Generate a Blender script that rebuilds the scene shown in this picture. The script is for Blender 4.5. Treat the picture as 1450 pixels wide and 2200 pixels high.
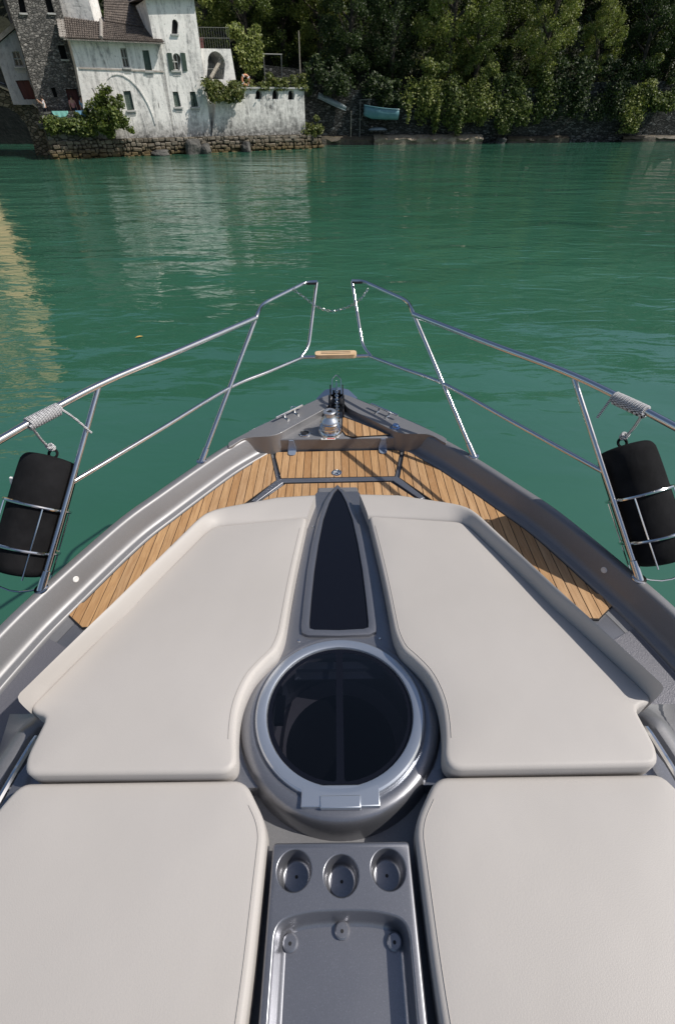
import bpy, bmesh, math, random
import numpy as np
from mathutils import Vector, Matrix
from mathutils.geometry import tessellate_polygon, delaunay_2d_cdt

for o in list(bpy.data.objects):
    bpy.data.objects.remove(o)
sc = bpy.context.scene
COL = sc.collection
R = math.radians

# ------------------------------------------------------------------ camera
FPX, CX, CY = 1000.0, 725.0, 1100.0          # focal length and centre in photograph pixels
TH = math.atan(0.89); CT, ST = math.cos(TH), math.sin(TH)
ZC = 3.8                                      # eye height above the lake
cam = bpy.data.cameras.new('camera'); cam_o = bpy.data.objects.new('camera', cam); COL.objects.link(cam_o)
cam.sensor_fit = 'VERTICAL'; cam.sensor_height = 36.0; cam.lens = 36.0 * FPX / 2200.0
cam.clip_start = 0.05; cam.clip_end = 3000
cam_o.location = (0, 0, ZC); cam_o.rotation_euler = (math.pi / 2 - TH, 0, 0)
sc.camera = cam_o

# ------------------------------------------------------------------ light
SUN = Vector((0.90, -0.08, 1.0)).normalized()
EL = math.asin(SUN.z); AZ = math.atan2(SUN.x, SUN.y)
w = bpy.data.worlds.new('World'); sc.world = w; w.use_nodes = True
nt = w.node_tree; nt.nodes.clear()
sky = nt.nodes.new('ShaderNodeTexSky'); sky.sky_type = 'NISHITA'; sky.sun_disc = False
sky.sun_elevation = EL; sky.sun_rotation = AZ; sky.air_density = 1.0; sky.dust_density = 1.6; sky.ozone_density = 1.0
bg = nt.nodes.new('ShaderNodeBackground'); bg.inputs['Strength'].default_value = 0.088
wo = nt.nodes.new('ShaderNodeOutputWorld')
nt.links.new(sky.outputs[0], bg.inputs[0]); nt.links.new(bg.outputs[0], wo.inputs[0])
sl = bpy.data.lights.new('sun', 'SUN'); sl.energy = 4.1; sl.angle = R(0.53); sl.color = (1.0, 0.945, 0.86)
so = bpy.data.objects.new('sun', sl); COL.objects.link(so); so.rotation_euler = SUN.to_track_quat('Z', 'Y').to_euler()
so.location = (20, 5, 40)
sc.view_settings.view_transform = 'Standard'; sc.view_settings.look = 'None'
sc.view_settings.exposure = 0.0; sc.view_settings.gamma = 1.0
sc.view_settings.use_curve_mapping = False
sc.cycles.max_bounces = 8; sc.cycles.transparent_max_bounces = 12
sc.cycles.use_denoising = True

# ------------------------------------------------------------------ geometry helpers
def ray(px, y):
    v = (y - CY) / FPX
    return (px - CX) / FPX, CT - v * ST, ST + v * CT       # right, forward, down
def U(hx, y, a, b=0.0):
    """boat-frame point whose depth below the eye is a + b*forward"""
    r, F, D = ray(CX + hx, y); t = a / (D - b * F)
    return Vector((r * t, t * F, ZC - t * D))
def G(px, y, z=0.0):
    """world point at height z"""
    r, F, D = ray(px, y); t = (ZC - z) / D
    return Vector((r * t, t * F, z))
def S(px, d, z):
    """world point at forward distance d and height z, seen in column px"""
    zz = d * CT + (ZC - z) * ST
    return Vector(((px - CX) / FPX * zz, d, z))
def HX(X, Y, a, b=0.0): return Vector((X, Y, ZC - (a + b * Y)))

def vec(p): return Vector(p)
def catmull(pts, n):
    P = [vec(p) for p in pts]; P = [2 * P[0] - P[1]] + P + [2 * P[-1] - P[-2]]; out = []
    for i in range(1, len(P) - 2):
        for k in range(n):
            t = k / n; a, b, c, d = P[i - 1], P[i], P[i + 1], P[i + 2]
            out.append(0.5 * ((2 * b) + (c - a) * t + (2 * a - 5 * b + 4 * c - d) * t * t + (3 * b - a - 3 * c + d) * t ** 3))
    out.append(P[-2].copy()); return out
def fillet(pts, r, n=6, closed=False):
    P = [vec(p) for p in pts]; N = len(P); out = []
    rr = r if isinstance(r, (list, tuple)) else [r] * N
    for i in range(N):
        if (not closed and i in (0, N - 1)) or rr[i] <= 0: out.append(P[i]); continue
        a, b, c = P[i - 1], P[i], P[(i + 1) % N]
        d = min(rr[i], (a - b).length * .49, (c - b).length * .49)
        p, q = b + (a - b).normalized() * d, b + (c - b).normalized() * d
        for k in range(n + 1):
            t = k / n; out.append(p * (1 - t) ** 2 + b * 2 * t * (1 - t) + q * t * t)
    return out
def resample(pts, step):
    P = [vec(p) for p in pts]; L = [0]
    for a, b in zip(P, P[1:]): L.append(L[-1] + (b - a).length)
    n = max(2, int(L[-1] / step)); out = []; j = 0
    for k in range(n + 1):
        s = L[-1] * k / n
        while j < len(L) - 2 and L[j + 1] < s: j += 1
        seg = L[j + 1] - L[j]; out.append(P[j].lerp(P[j + 1], (s - L[j]) / seg if seg > 1e-9 else 0))
    return out

class MB:
    def __init__(s): s.v = []; s.f = []
    def add(s, vs, fs):
        n = len(s.v); s.v += [tuple(p) for p in vs]; s.f += [tuple(i + n for i in f) for f in fs]; return s
    def box(s, c, size, rot=None):
        hx, hy, hz = [q / 2 for q in size]; c = vec(c)
        vs = [Vector((x, y, z)) for x in (-hx, hx) for y in (-hy, hy) for z in (-hz, hz)]
        if rot is not None: vs = [rot @ p for p in vs]
        return s.add([p + c for p in vs], [(0, 1, 3, 2), (4, 6, 7, 5), (0, 4, 5, 1), (2, 3, 7, 6), (0, 2, 6, 4), (1, 5, 7, 3)])
    def tube(s, pts, r, seg=10, caps=True, closed=False):
        P = [vec(p) for p in pts]; N = len(P); rr = r if isinstance(r, (list, tuple)) else [r] * N
        up = None; rings = []
        for i in range(N):
            a, b = (P[i - 1] if (i or closed) else P[i]), (P[(i + 1) % N] if (i < N - 1 or closed) else P[i])
            t = (b - a).normalized()
            if up is None:
                up = Vector((0, 0, 1)) if abs(t.z) < .9 else Vector((1, 0, 0))
            x = t.cross(up).normalized(); up = x.cross(t).normalized()
            rings.append([P[i] + (x * math.cos(q) + up * math.sin(q)) * rr[i] for q in (2 * math.pi * k / seg for k in range(seg))])
        vs = [p for g in rings for p in g]; fs = []
        for i in range(N if closed else N - 1):
            j = (i + 1) % N
            for k in range(seg):
                l = (k + 1) % seg; fs.append((i * seg + k, i * seg + l, j * seg + l, j * seg + k))
        if caps and not closed:
            fs.append(tuple(range(seg))[::-1]); fs.append(tuple((N - 1) * seg + k for k in range(seg)))
        return s.add(vs, fs)
    def lathe(s, prof, M=Matrix.Identity(4), seg=32, cap=True):
        vs = [M @ Vector((r * math.cos(2 * math.pi * k / seg), r * math.sin(2 * math.pi * k / seg), z)) for r, z in prof for k in range(seg)]
        fs = [(i * seg + k, i * seg + (k + 1) % seg, (i + 1) * seg + (k + 1) % seg, (i + 1) * seg + k) for i in range(len(prof) - 1) for k in range(seg)]
        if cap:
            if prof[0][0] > 1e-4: fs.append(tuple(range(seg))[::-1])
            if prof[-1][0] > 1e-4: fs.append(tuple((len(prof) - 1) * seg + k for k in range(seg)))
        return s.add(vs, fs)
    def prism(s, low, top):
        """closed solid between two matching loops"""
        n = len(low); vs = list(low) + list(top)
        fs = [(i, (i + 1) % n, n + (i + 1) % n, n + i) for i in range(n)]
        tr = tessellate_polygon([[vec((p[0], p[1], 0)) for p in top]])
        fs += [tuple(n + i for i in t) for t in tr] + [tuple(t)[::-1] for t in tr]
        return s.add(vs, fs)
    def loft(s, rows, closed=False, caps=False):
        m = len(rows[0]); vs = [p for r_ in rows for p in r_]; fs = []
        for i in range(len(rows) - 1):
            for k in range(m if closed else m - 1):
                l = (k + 1) % m; fs.append((i * m + k, i * m + l, (i + 1) * m + l, (i + 1) * m + k))
        if caps: fs.append(tuple(range(m))[::-1]); fs.append(tuple((len(rows) - 1) * m + k for k in range(m)))
        return s.add(vs, fs)
    def mirror(s):
        n = len(s.v); s.v += [(-x, y, z) for x, y, z in s.v]; s.f += [tuple(i + n for i in f)[::-1] for f in s.f]; return s
    def flipx(s):
        s.v = [(-x, y, z) for x, y, z in s.v]; s.f = [f[::-1] for f in s.f]; return s
    def mesh(s, name, mat, smooth=35, weld=True):
        me = bpy.data.meshes.new(name); me.from_pydata(s.v, [], s.f)
        bm = bmesh.new(); bm.from_mesh(me)
        if weld: bmesh.ops.remove_doubles(bm, verts=bm.verts, dist=1e-5)
        bmesh.ops.recalc_face_normals(bm, faces=bm.faces)
        if smooth:
            for f in bm.faces: f.smooth = len(f.verts) < 60
            big = [f for f in bm.faces if len(f.verts) >= 60]
            if big: bmesh.ops.triangulate(bm, faces=big, ngon_method='EAR_CLIP')
            for e in bm.edges:
                if len(e.link_faces) == 2 and e.calc_face_angle(0) > R(smooth): e.smooth = False
        bm.to_mesh(me); bm.free()
        for m in (mat if isinstance(mat, list) else [mat]): me.materials.append(m)
        return me

def link(name, me, parent=None):
    o = bpy.data.objects.new(name, me); COL.objects.link(o)
    if parent: o.parent = parent
    return o
def tag(o, label=None, cat=None, group=None, kind=None):
    if label: o['label'] = label
    if cat: o['category'] = cat
    if group: o['group'] = group
    if kind: o['kind'] = kind
    return o
def bevel(o, wd, seg=2, ang=35):
    m = o.modifiers.new('bevel', 'BEVEL'); m.width = wd; m.segments = seg; m.limit_method = 'ANGLE'; m.angle_limit = R(ang); m.harden_normals = False
    return o
def empty(name, M, label, cat, group=None):
    o = bpy.data.objects.new(name, None); COL.objects.link(o); o.matrix_world = M; o.empty_display_size = .1
    return tag(o, label, cat, group)
class Thing:
    """an Empty at a local origin inside a frame M; meshes are given in frame coordinates"""
    def __init__(s, name, M, origin, label, cat, group=None):
        s.o = vec(origin); s.root = empty(name, M @ Matrix.Translation(s.o), label, cat, group)
    def part(s, name, mb, mat, parent=None, smooth=35, bev=None, weld=True):
        me = mb.mesh(name, mat, smooth, weld); me.transform(Matrix.Translation(-s.o))
        o = link(name, me, parent or s.root)
        if bev: bevel(o, *bev)
        return o
def boolean(o, cutters):
    for cme in cutters:
        c = link('cutter', cme, None); c.matrix_world = o.matrix_world if not o.parent else Matrix.Identity(4)
        m = o.modifiers.new('b', 'BOOLEAN'); m.object = c; m.operation = 'DIFFERENCE'; m.solver = 'EXACT'
        bpy.context.view_layer.update()
        c.matrix_world = o.matrix_world
        dg = bpy.context.evaluated_depsgraph_get()
        me = bpy.data.meshes.new_from_object(o.evaluated_get(dg))
        if len(me.vertices) == 0:
            m.solver = 'FAST'; dg = bpy.context.evaluated_depsgraph_get(); me = bpy.data.meshes.new_from_object(o.evaluated_get(dg)); print('FASTBOOL', len(me.vertices))
        o.modifiers.clear(); old = o.data; o.data = me; bpy.data.objects.remove(c)
    return o

# ------------------------------------------------------------------ materials
class NT:
    def __init__(s, name):
        s.m = bpy.data.materials.new(name); s.m.use_nodes = True; s.t = s.m.node_tree
        s.b = s.t.nodes['Principled BSDF']; s.out = s.t.nodes['Material Output']
    def n(s, typ, **kw):
        x = s.t.nodes.new(typ)
        for k, v in kw.items():
            if k.startswith('_'): setattr(x, k[1:], v)
            else: x.inputs[k.replace('__', ' ')].default_value = v
        return x
    def l(s, a, b): s.t.links.new(a, b)
    def set(s, **kw):
        for k, v in kw.items(): s.b.inputs[k.replace('__', ' ')].default_value = v
    def coord(s, scale=(1, 1, 1), kind='Object', rot=(0, 0, 0)):
        tc = s.n('ShaderNodeTexCoord'); mp = s.n('ShaderNodeMapping'); mp.inputs['Scale'].default_value = scale; mp.inputs['Rotation'].default_value = rot
        s.l(tc.outputs[kind], mp.inputs[0]); return mp.outputs[0]
    def noise(s, co, scale, detail=4, rough=.5, dist=0):
        x = s.n('ShaderNodeTexNoise', Scale=scale, Detail=detail, Roughness=rough, Distortion=dist); s.l(co, x.inputs['Vector']); return x.outputs['Fac']
    def ramp(s, fac, stops, interp='LINEAR'):
        x = s.n('ShaderNodeValToRGB'); x.color_ramp.interpolation = interp; e = x.color_ramp.elements
        for i, (p, c) in enumerate(stops):
            q = e[i] if i < 2 else e.new(p); q.position = p; q.color = (*c, 1) if len(c) == 3 else c
        s.l(fac, x.inputs[0]); return x.outputs[0]
    def mix(s, fac, a, b, mode='MIX'):
        x = s.n('ShaderNodeMix', _data_type='RGBA', _blend_type=mode)
        for i, q in ((0, fac), (6, a), (7, b)):
            if hasattr(q, 'is_linked'): s.l(q, x.inputs[i])
            elif i == 0: x.inputs[0].default_value = q
            else: x.inputs[i].default_value = (*q, 1)
        return x.outputs[2]
    def math(s, op, a, b=0.0, c=0.0):
        x = s.n('ShaderNodeMath', _operation=op)
        for i, q in ((0, a), (1, b), (2, c)):
            if hasattr(q, 'is_linked'): s.l(q, x.inputs[i])
            else: x.inputs[i].default_value = q
        return x.outputs[0]
    def bump(s, h, dist, strength=1.0, prev=None):
        x = s.n('ShaderNodeBump', Strength=strength, Distance=dist); s.l(h, x.inputs['Height'])
        if prev is not None: s.l(prev, x.inputs['Normal'])
        return x.outputs[0]
    def color(s, c): s.l(c, s.b.inputs['Base Color']); return s
    def normal(s, c): s.l(c, s.b.inputs['Normal']); return s
def plain(name, c, rough=.5, metal=0.0, **kw):
    m = NT(name); m.set(Base__Color=(*c, 1), Roughness=rough, Metallic=metal, **kw); return m.m
def worn(name, c1, c2, scale, rough=.6, bump=.003, metal=0.0, rs=None):
    m = NT(name); co = m.coord(); f = m.noise(co, scale, 5, .6)
    m.color(m.ramp(f, [(.3, c1), (.7, c2)])); m.set(Roughness=rough, Metallic=metal)
    if bump: m.normal(m.bump(m.noise(co, scale * 4, 4), bump))
    return m.m

def mk_gelcoat(name, c, metal=.72, rough=.34, grip=False):
    m = NT(name); co = m.coord(); m.set(Metallic=metal, Roughness=rough, Coat__Weight=.25, Coat__Roughness=.12)
    fl = m.n('ShaderNodeTexVoronoi', Scale=520.0); m.l(co, fl.inputs['Vector'])
    sep = m.n('ShaderNodeSeparateColor'); m.l(fl.outputs['Color'], sep.inputs[0])
    v = m.ramp(sep.outputs[0], [(0, [q * .94 for q in c]), (.93, [q * 1.05 for q in c]), (1, [min(1, q * 1.22) for q in c])])
    d = m.noise(co, 3.0, 5, .6)
    m.color(m.mix(m.ramp(d, [(.42, (0, 0, 0)), (.75, (.35, .35, .35))]), v, [q * .82 for q in c]))
    r = m.noise(co, 9, 4); m.l(m.math('MULTIPLY_ADD', r, .07, rough - .035), m.b.inputs['Roughness'])
    if grip:
        g = m.n('ShaderNodeTexVoronoi', Scale=260.0); m.l(co, g.inputs['Vector'])
        m.normal(m.bump(g.outputs['Distance'], .0012)); m.set(Roughness=.55)
    return m.m
GEL = mk_gelcoat('grey_metallic_gelcoat', (.25, .256, .285))
GEL_D = mk_gelcoat('dark_metallic_gelcoat', (.24, .24, .252), .42, .48)
GRIP = mk_gelcoat('non_slip_gelcoat', (.16, .16, .185), .25, .5, True)

m = NT('cushion_vinyl'); co = m.coord(); f1 = m.noise(co, 1.1, 4, .55); f2 = m.noise(co, 300, 3)
m.color(m.ramp(f1, [(.3, (.455, .428, .405)), (.7, (.50, .472, .452))])); m.set(Roughness=.52, Specular__IOR__Level=.35)
b = m.bump(m.noise(co, 2.2, 3, .5), .010, .55); m.normal(m.bump(f2, .0006, .6, b)); VINYL = m.m
SEAM = plain('seam_thread', (.42, .395, .375), .8)

m = NT('teak'); co = m.coord((26, 1.6, 26)); oi = m.n('ShaderNodeObjectInfo')
ad = m.n('ShaderNodeVectorMath', _operation='ADD'); m.l(co, ad.inputs[0])
cb = m.n('ShaderNodeCombineXYZ'); m.l(m.math('MULTIPLY', oi.outputs['Random'], 37.0), cb.inputs[1]); m.l(cb.outputs[0], ad.inputs[1])
gr = m.noise(ad.outputs[0], 2.6, 6, .65, .8); gf = m.noise(ad.outputs[0], 9, 3, .6)
base = m.ramp(oi.outputs['Random'], [(0, (.40, .215, .090)), (.25, (.56, .335, .155)), (.5, (.50, .32, .175)), (.75, (.61, .375, .185)), (1, (.45, .25, .105))])
g = m.mix(m.ramp(gr, [(.35, (0, 0, 0)), (.72, (1, 1, 1))]), base, (.33, .175, .075))
g2 = m.mix(m.ramp(gf, [(.5, (0, 0, 0)), (.8, (.5, .5, .5))]), g, (.62, .42, .25))
m.color(g2); m.set(Roughness=.62); m.normal(m.bump(gr, .0012)); TEAK = m.m
WOODSTEP = worn('pale_wood', (.62, .42, .24), (.72, .52, .33), 14, .5, .0008)
CAULK = plain('black_caulk', (.012, .012, .013), .6)
STEEL = NT('polished_steel'); co = STEEL.coord(); STEEL.set(Base__Color=(.72, .72, .72, 1), Metallic=1.0)
STEEL.l(STEEL.math('MULTIPLY_ADD', STEEL.noise(co, 18, 4), .12, .085), STEEL.b.inputs['Roughness']); STEEL = STEEL.m
BRUSH = plain('brushed_alloy', (.60, .64, .70), .33, .85)
m = NT('black_canvas'); co = m.coord(); wv = m.n('ShaderNodeTexVoronoi', Scale=500.0); m.l(co, wv.inputs['Vector'])
m.color(m.ramp(m.noise(co, 9, 5), [(.3, (.008, .008, .009)), (.75, (.018, .018, .02))])); m.set(Roughness=.9, Specular__IOR__Level=.15)
m.normal(m.bump(m.noise(m.coord((1, 1, .35)), 11, 3), .008, 1.0, m.bump(wv.outputs['Distance'], .001))); CANVAS = m.m
DGLASS = plain('smoked_glass', (.006, .007, .012), .05, 0, Specular__IOR__Level=.3)
m = NT('tinted_pane'); tr = m.n('ShaderNodeBsdfTransparent'); tr.inputs[0].default_value = (.22, .235, .28, 1)
gl = m.n('ShaderNodeBsdfGlossy', Roughness=.03); fr = m.n('ShaderNodeFresnel', IOR=1.5); ms = m.n('ShaderNodeMixShader')
m.l(fr.outputs[0], ms.inputs[0]); m.l(tr.outputs[0], ms.inputs[1]); m.l(gl.outputs[0], ms.inputs[2]); m.l(ms.outputs[0], m.out.inputs[0]); PANE = m.m
FRIT = plain('black_frit', (.006, .007, .012), .06, 0, Specular__IOR__Level=.3)
LINER = worn('cabin_liner', (.30, .25, .24), (.38, .33, .31), 8, .7, .001)
DARK = plain('dark_plastic', (.02, .02, .022), .45)
WHITEPL = plain('white_plastic', (.75, .75, .75), .4)
REDPL = plain('red_print', (.45, .06, .05), .5)
BLUEM = plain('blue_chrome', (.20, .34, .62), .18, .9)
TABM = plain('blue_grey_tab', (.27, .33, .44), .4, .3)
m = NT('striped_rope'); tc = m.n('ShaderNodeTexCoord'); wv = m.n('ShaderNodeTexWave', Scale=62.0, Distortion=1.0); wv.bands_direction = 'DIAGONAL'; m.l(tc.outputs['Object'], wv.inputs['Vector'])
m.color(m.ramp(wv.outputs['Fac'], [(.30, (.015, .015, .02)), (.38, (.74, .74, .76))])); m.set(Roughness=.8); m.normal(m.bump(wv.outputs['Fac'], .002)); ROPE = m.m

# lake: turbid green water, small waves at three scales
m = NT('lake_water'); co = m.coord((.62, 1.35, 1), rot=(0, 0, .12))
deep = m.noise(co, .07, 3); m.color(m.ramp(deep, [(.3, (.026, .106, .066)), (.7, (.044, .150, .098))]))
m.set(Roughness=.006, IOR=1.78, Specular__IOR__Level=.5)
n1 = m.noise(co, .40, 1.5, .4, .4); n2 = m.noise(co, 1.45, 1.6, .45, 1.0); n3 = m.noise(m.coord((.6, 1.7, 1), rot=(0, 0, -.15)), 5.0, 2, .5, .6)
pt = m.ramp(m.noise(m.coord(), .11, 3, .55), [(.38, (.25, .25, .25)), (.66, (1, 1, 1))])
spx = m.n('ShaderNodeSeparateXYZ'); tcx = m.n('ShaderNodeTexCoord'); m.l(tcx.outputs['Object'], spx.inputs[0])
mrx = m.n('ShaderNodeMapRange'); m.l(m.math('ADD', spx.outputs[0], m.math('MULTIPLY', m.noise(m.coord(), .25, 3), 6.0)), mrx.inputs[0]); mrx.inputs[1].default_value = 0.0; mrx.inputs[2].default_value = -4.5
pt = m.math('MAXIMUM', pt, mrx.outputs[0])
lee = m.n('ShaderNodeMapRange', _interpolation_type='SMOOTHSTEP'); m.l(m.math('ADD', spx.outputs[1], m.math('MULTIPLY', m.noise(m.coord(), .35, 3), 8.0)), lee.inputs[0])
lee.inputs[1].default_value = 7.0; lee.inputs[2].default_value = 24.0; lee.inputs[3].default_value = .36; lee.inputs[4].default_value = 1.0
pt = m.math('MAXIMUM', m.math('MULTIPLY', pt, lee.outputs[0]), mrx.outputs[0]); leex = m.math('MAXIMUM', lee.outputs[0], mrx.outputs[0])
b1 = m.bump(n1, .125); b2n = m.n('ShaderNodeBump', Distance=.040); m.l(n2, b2n.inputs['Height']); m.l(b1, b2n.inputs['Normal']); m.l(leex, b2n.inputs['Strength']); b2 = b2n.outputs[0]
b3n = m.n('ShaderNodeBump', Distance=.012); m.l(n3, b3n.inputs['Height']); m.l(b2, b3n.inputs['Normal']); m.l(pt, b3n.inputs['Strength'])
m.normal(b3n.outputs[0]); WATER = m.m

def mk_stucco(name, base, dirt, amount=.5, foot=None):
    m = NT(name); co = m.coord()
    big = m.noise(co, .55, 6, .62); streak = m.noise(m.coord((1.5, 1.5, .26)), 1.0, 8, .72, 1.2); fine = m.noise(co, 6, 6, .7); blot = m.noise(co, 2.1, 6, .7)
    c = m.mix(m.ramp(big, [(.35, (0, 0, 0)), (.7, (.7, .7, .7))]), base, [q * .82 for q in base])
    k = m.math('MULTIPLY', m.ramp(streak, [(.49 - .09 * amount, (0, 0, 0)), (.66, (1, 1, 1))]), m.ramp(blot, [(.36, (.05, .05, .05)), (.58, (1, 1, 1))]))
    c = m.mix(k, c, dirt)
    c = m.mix(m.ramp(fine, [(.56, (0, 0, 0)), (.72, (.75, .75, .75))]), c, [q * .55 for q in dirt])
    if foot is not None:
        tc = m.n('ShaderNodeTexCoord'); sp = m.n('ShaderNodeSeparateXYZ'); m.l(tc.outputs['Object'], sp.inputs[0])
        z = m.math('ADD', sp.outputs[2], m.math('MULTIPLY', m.noise(co, 1.8, 5, .7), -1.6))
        mr = m.n('ShaderNodeMapRange'); m.l(z, mr.inputs[0]); mr.inputs[1].default_value = foot + .1; mr.inputs[2].default_value = foot - 1.3
        c = m.mix(m.math('MULTIPLY', mr.outputs[0], m.ramp(m.noise(co, 3.5, 6, .75), [(.36, (.25, .25, .25)), (.58, (1, 1, 1))])), c, (.06, .06, .056))
    m.color(c); m.set(Roughness=.92, Specular__IOR__Level=.2); m.normal(m.bump(fine, .03, .7, m.bump(big, .12, .6))); return m.m
STUCCO = mk_stucco('lime_stucco', (.93, .905, .865), (.24, .24, .24), .35, 1.55)
STUCCO_D = mk_stucco('stained_stucco', (.88, .86, .82), (.10, .10, .10), 1.1, 1.7)
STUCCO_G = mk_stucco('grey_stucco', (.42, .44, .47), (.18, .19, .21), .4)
OCHRE = mk_stucco('ochre_stucco', (.72, .51, .28), (.40, .28, .16), .3)
def mk_stone(name, c1, c2, mortar, sx, sz, bump=.06):
    m = NT(name); tc = m.n('ShaderNodeTexCoord'); sp = m.n('ShaderNodeSeparateXYZ'); m.l(tc.outputs['Object'], sp.inputs[0])
    cb = m.n('ShaderNodeCombineXYZ'); m.l(m.math('ADD', sp.outputs[0], sp.outputs[1]), cb.inputs[0]); m.l(sp.outputs[2], cb.inputs[1])
    mp = m.n('ShaderNodeMapping'); mp.inputs['Scale'].default_value = (sx, sz, 1); m.l(cb.outputs[0], mp.inputs[0])
    wob = m.n('ShaderNodeTexNoise', Scale=.7, Detail=3.0); m.l(mp.outputs[0], wob.inputs['Vector'])
    va = m.n('ShaderNodeVectorMath', _operation='MULTIPLY_ADD'); m.l(wob.outputs['Color'], va.inputs[0]); va.inputs[1].default_value = (.5, .5, 0); m.l(mp.outputs[0], va.inputs[2])
    v1 = m.n('ShaderNodeTexVoronoi', Scale=1.0); m.l(va.outputs[0], v1.inputs['Vector']); v2 = m.n('ShaderNodeTexVoronoi', Scale=1.0, _feature='DISTANCE_TO_EDGE'); m.l(va.outputs[0], v2.inputs['Vector'])
    se = m.n('ShaderNodeSeparateColor'); m.l(v1.outputs['Color'], se.inputs[0])
    col = m.ramp(se.outputs[0], [(0, c1), (.55, [.5 * (a + b) for a, b in zip(c1, c2)]), (.9, c2), (1, [min(.7, q * 1.5) for q in c2])])
    fn = m.noise(m.coord(), 5, 5, .7); col = m.mix(m.ramp(fn, [(.45, (0, 0, 0)), (.75, (.7, .7, .7))]), col, [q * .5 for q in c1])
    ed = m.ramp(v2.outputs['Distance'], [(.02, (0, 0, 0)), (.12, (1, 1, 1))]); m.color(m.mix(ed, mortar, col))
    m.set(Roughness=.92, Specular__IOR__Level=.2); m.normal(m.bump(ed, bump, 1.0, m.bump(fn, .05))); return m.m
STONE = mk_stone('rubble_stone', (.10, .098, .094), (.30, .285, .265), (.085, .083, .08), 4.2, 8.0, .04)
STONE_B = mk_stone('bridge_stone', (.08, .085, .075), (.22, .22, .20), (.05, .055, .045), 2.2, 4.2)
STONE_W = mk_stone('shade_dark_retaining_stone', (.03, .032, .03), (.14, .14, .135), (.022, .024, .022), 2.3, 5.6)  # stone darkened, the shadow on the wall is put into its colour
STONE_DK = worn('dark_old_render', (.045, .048, .045), (.16, .165, .16), 1.1, .95, .05)
ALGAE = worn('algae_stone', (.16, .125, .075), (.38, .33, .26), 3.0, .85, .06)
m = NT('footing_stone'); co = m.coord(); ge = m.n('ShaderNodeNewGeometry'); tc = m.n('ShaderNodeTexCoord'); sp = m.n('ShaderNodeSeparateXYZ'); m.l(tc.outputs['Object'], sp.inputs[0])
c = m.ramp(ge.outputs['Random Per Island'], [(0, (.115, .095, .07)), (.5, (.17, .148, .115)), (1, (.27, .24, .20))]); fn = m.noise(co, 2.6, 6, .7)
c = m.mix(m.ramp(fn, [(.45, (0, 0, 0)), (.7, (.8, .8, .8))]), c, (.07, .062, .045))
mr = m.n('ShaderNodeMapRange'); m.l(m.math('ADD', sp.outputs[2], m.math('MULTIPLY', m.noise(co, 1.1, 4), -.7)), mr.inputs[0]); mr.inputs[1].default_value = .55; mr.inputs[2].default_value = -.25
c = m.mix(mr.outputs[0], c, (.11, .078, .030)); m.color(c); m.set(Roughness=.85); m.normal(m.bump(fn, .08)); FOOT = m.m
ALGAE_D = worn('wet_stone', (.035, .033, .025), (.12, .095, .06), 2.0, .6, .06)
ROCK = worn('dark_rock', (.045, .045, .042), (.13, .125, .115), 2.2, .8, .08)
TILE = worn('old_roof_tile', (.075, .062, .055), (.20, .165, .14), 4, .9, .02)
SLATE = worn('slate_edge', (.22, .20, .18), (.40, .37, .33), 3, .9, .02)
GREENW = worn('green_shutter_paint', (.055, .085, .068), (.095, .135, .108), 5, .6, .004)
TRIM = worn('stone_sill', (.35, .35, .34), (.5, .5, .48), 5, .9, .01)
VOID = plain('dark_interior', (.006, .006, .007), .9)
WINGLASS = plain('old_window_glass', (.015, .018, .02), .1)
REDDOOR = worn('red_door_paint', (.075, .022, .020), (.12, .035, .03), 4, .7, .006)
OLDWOOD = worn('grey_wood', (.25, .22, .18), (.42, .38, .32), 6, .8, .01)
IRON = plain('old_iron', (.16, .165, .16), .6, .3)
BUOY = worn('orange_buoy', (.62, .25, .12), (.70, .32, .18), 6, .5, 0)
DINGHY = worn('shaded_pale_blue_hull', (.085, .21, .25), (.14, .29, .33), 3, .4, .002)  # hull blue darkened, the shade it hangs in is part of the colour
DINGHY_W = worn('grey_white_hull', (.14, .18, .20), (.22, .27, .29), 3, .5, .002)
CANAL = worn('shade_dark_canal_stone', (.010, .011, .010), (.035, .036, .033), 1.1, .9, .05)  # near-black: the deep shadow under the bridge is put into the stone colour
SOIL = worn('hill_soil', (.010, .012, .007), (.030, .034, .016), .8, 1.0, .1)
BARK = worn('bark', (.035, .028, .022), (.09, .075, .06), 5, .95, .03)
TOWEL = worn('turquoise_cloth', (.20, .52, .46), (.28, .60, .53), 7, .9, .01)
BLUECL = worn('blue_cloth', (.14, .33, .50), (.25, .45, .62), 7, .9, .01)
SKIN = plain('skin', (.50, .30, .21), .6)
HAIR = plain('dark_hair', (.02, .015, .012), .7)
WHITECL = worn('white_shirt', (.68, .68, .70), (.76, .76, .78), 6, .9, 0)
PINKCL = worn('pink_shirt', (.50, .24, .22), (.58, .30, .28), 6, .9, 0)
DARKCL = plain('dark_trousers', (.02, .022, .03), .9)

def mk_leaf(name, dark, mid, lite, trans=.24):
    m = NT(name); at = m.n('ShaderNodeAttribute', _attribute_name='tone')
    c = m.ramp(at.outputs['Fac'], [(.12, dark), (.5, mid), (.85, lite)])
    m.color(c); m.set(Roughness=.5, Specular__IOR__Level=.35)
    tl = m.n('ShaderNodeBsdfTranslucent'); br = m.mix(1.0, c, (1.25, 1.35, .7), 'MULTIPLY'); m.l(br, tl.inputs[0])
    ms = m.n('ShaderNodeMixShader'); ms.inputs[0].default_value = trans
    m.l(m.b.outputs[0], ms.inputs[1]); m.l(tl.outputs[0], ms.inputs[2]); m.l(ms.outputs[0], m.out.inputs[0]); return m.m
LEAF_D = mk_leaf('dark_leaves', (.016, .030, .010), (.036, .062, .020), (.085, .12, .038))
LEAF_M = mk_leaf('mid_leaves', (.035, .058, .015), (.10, .14, .034), (.20, .235, .062))
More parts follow.
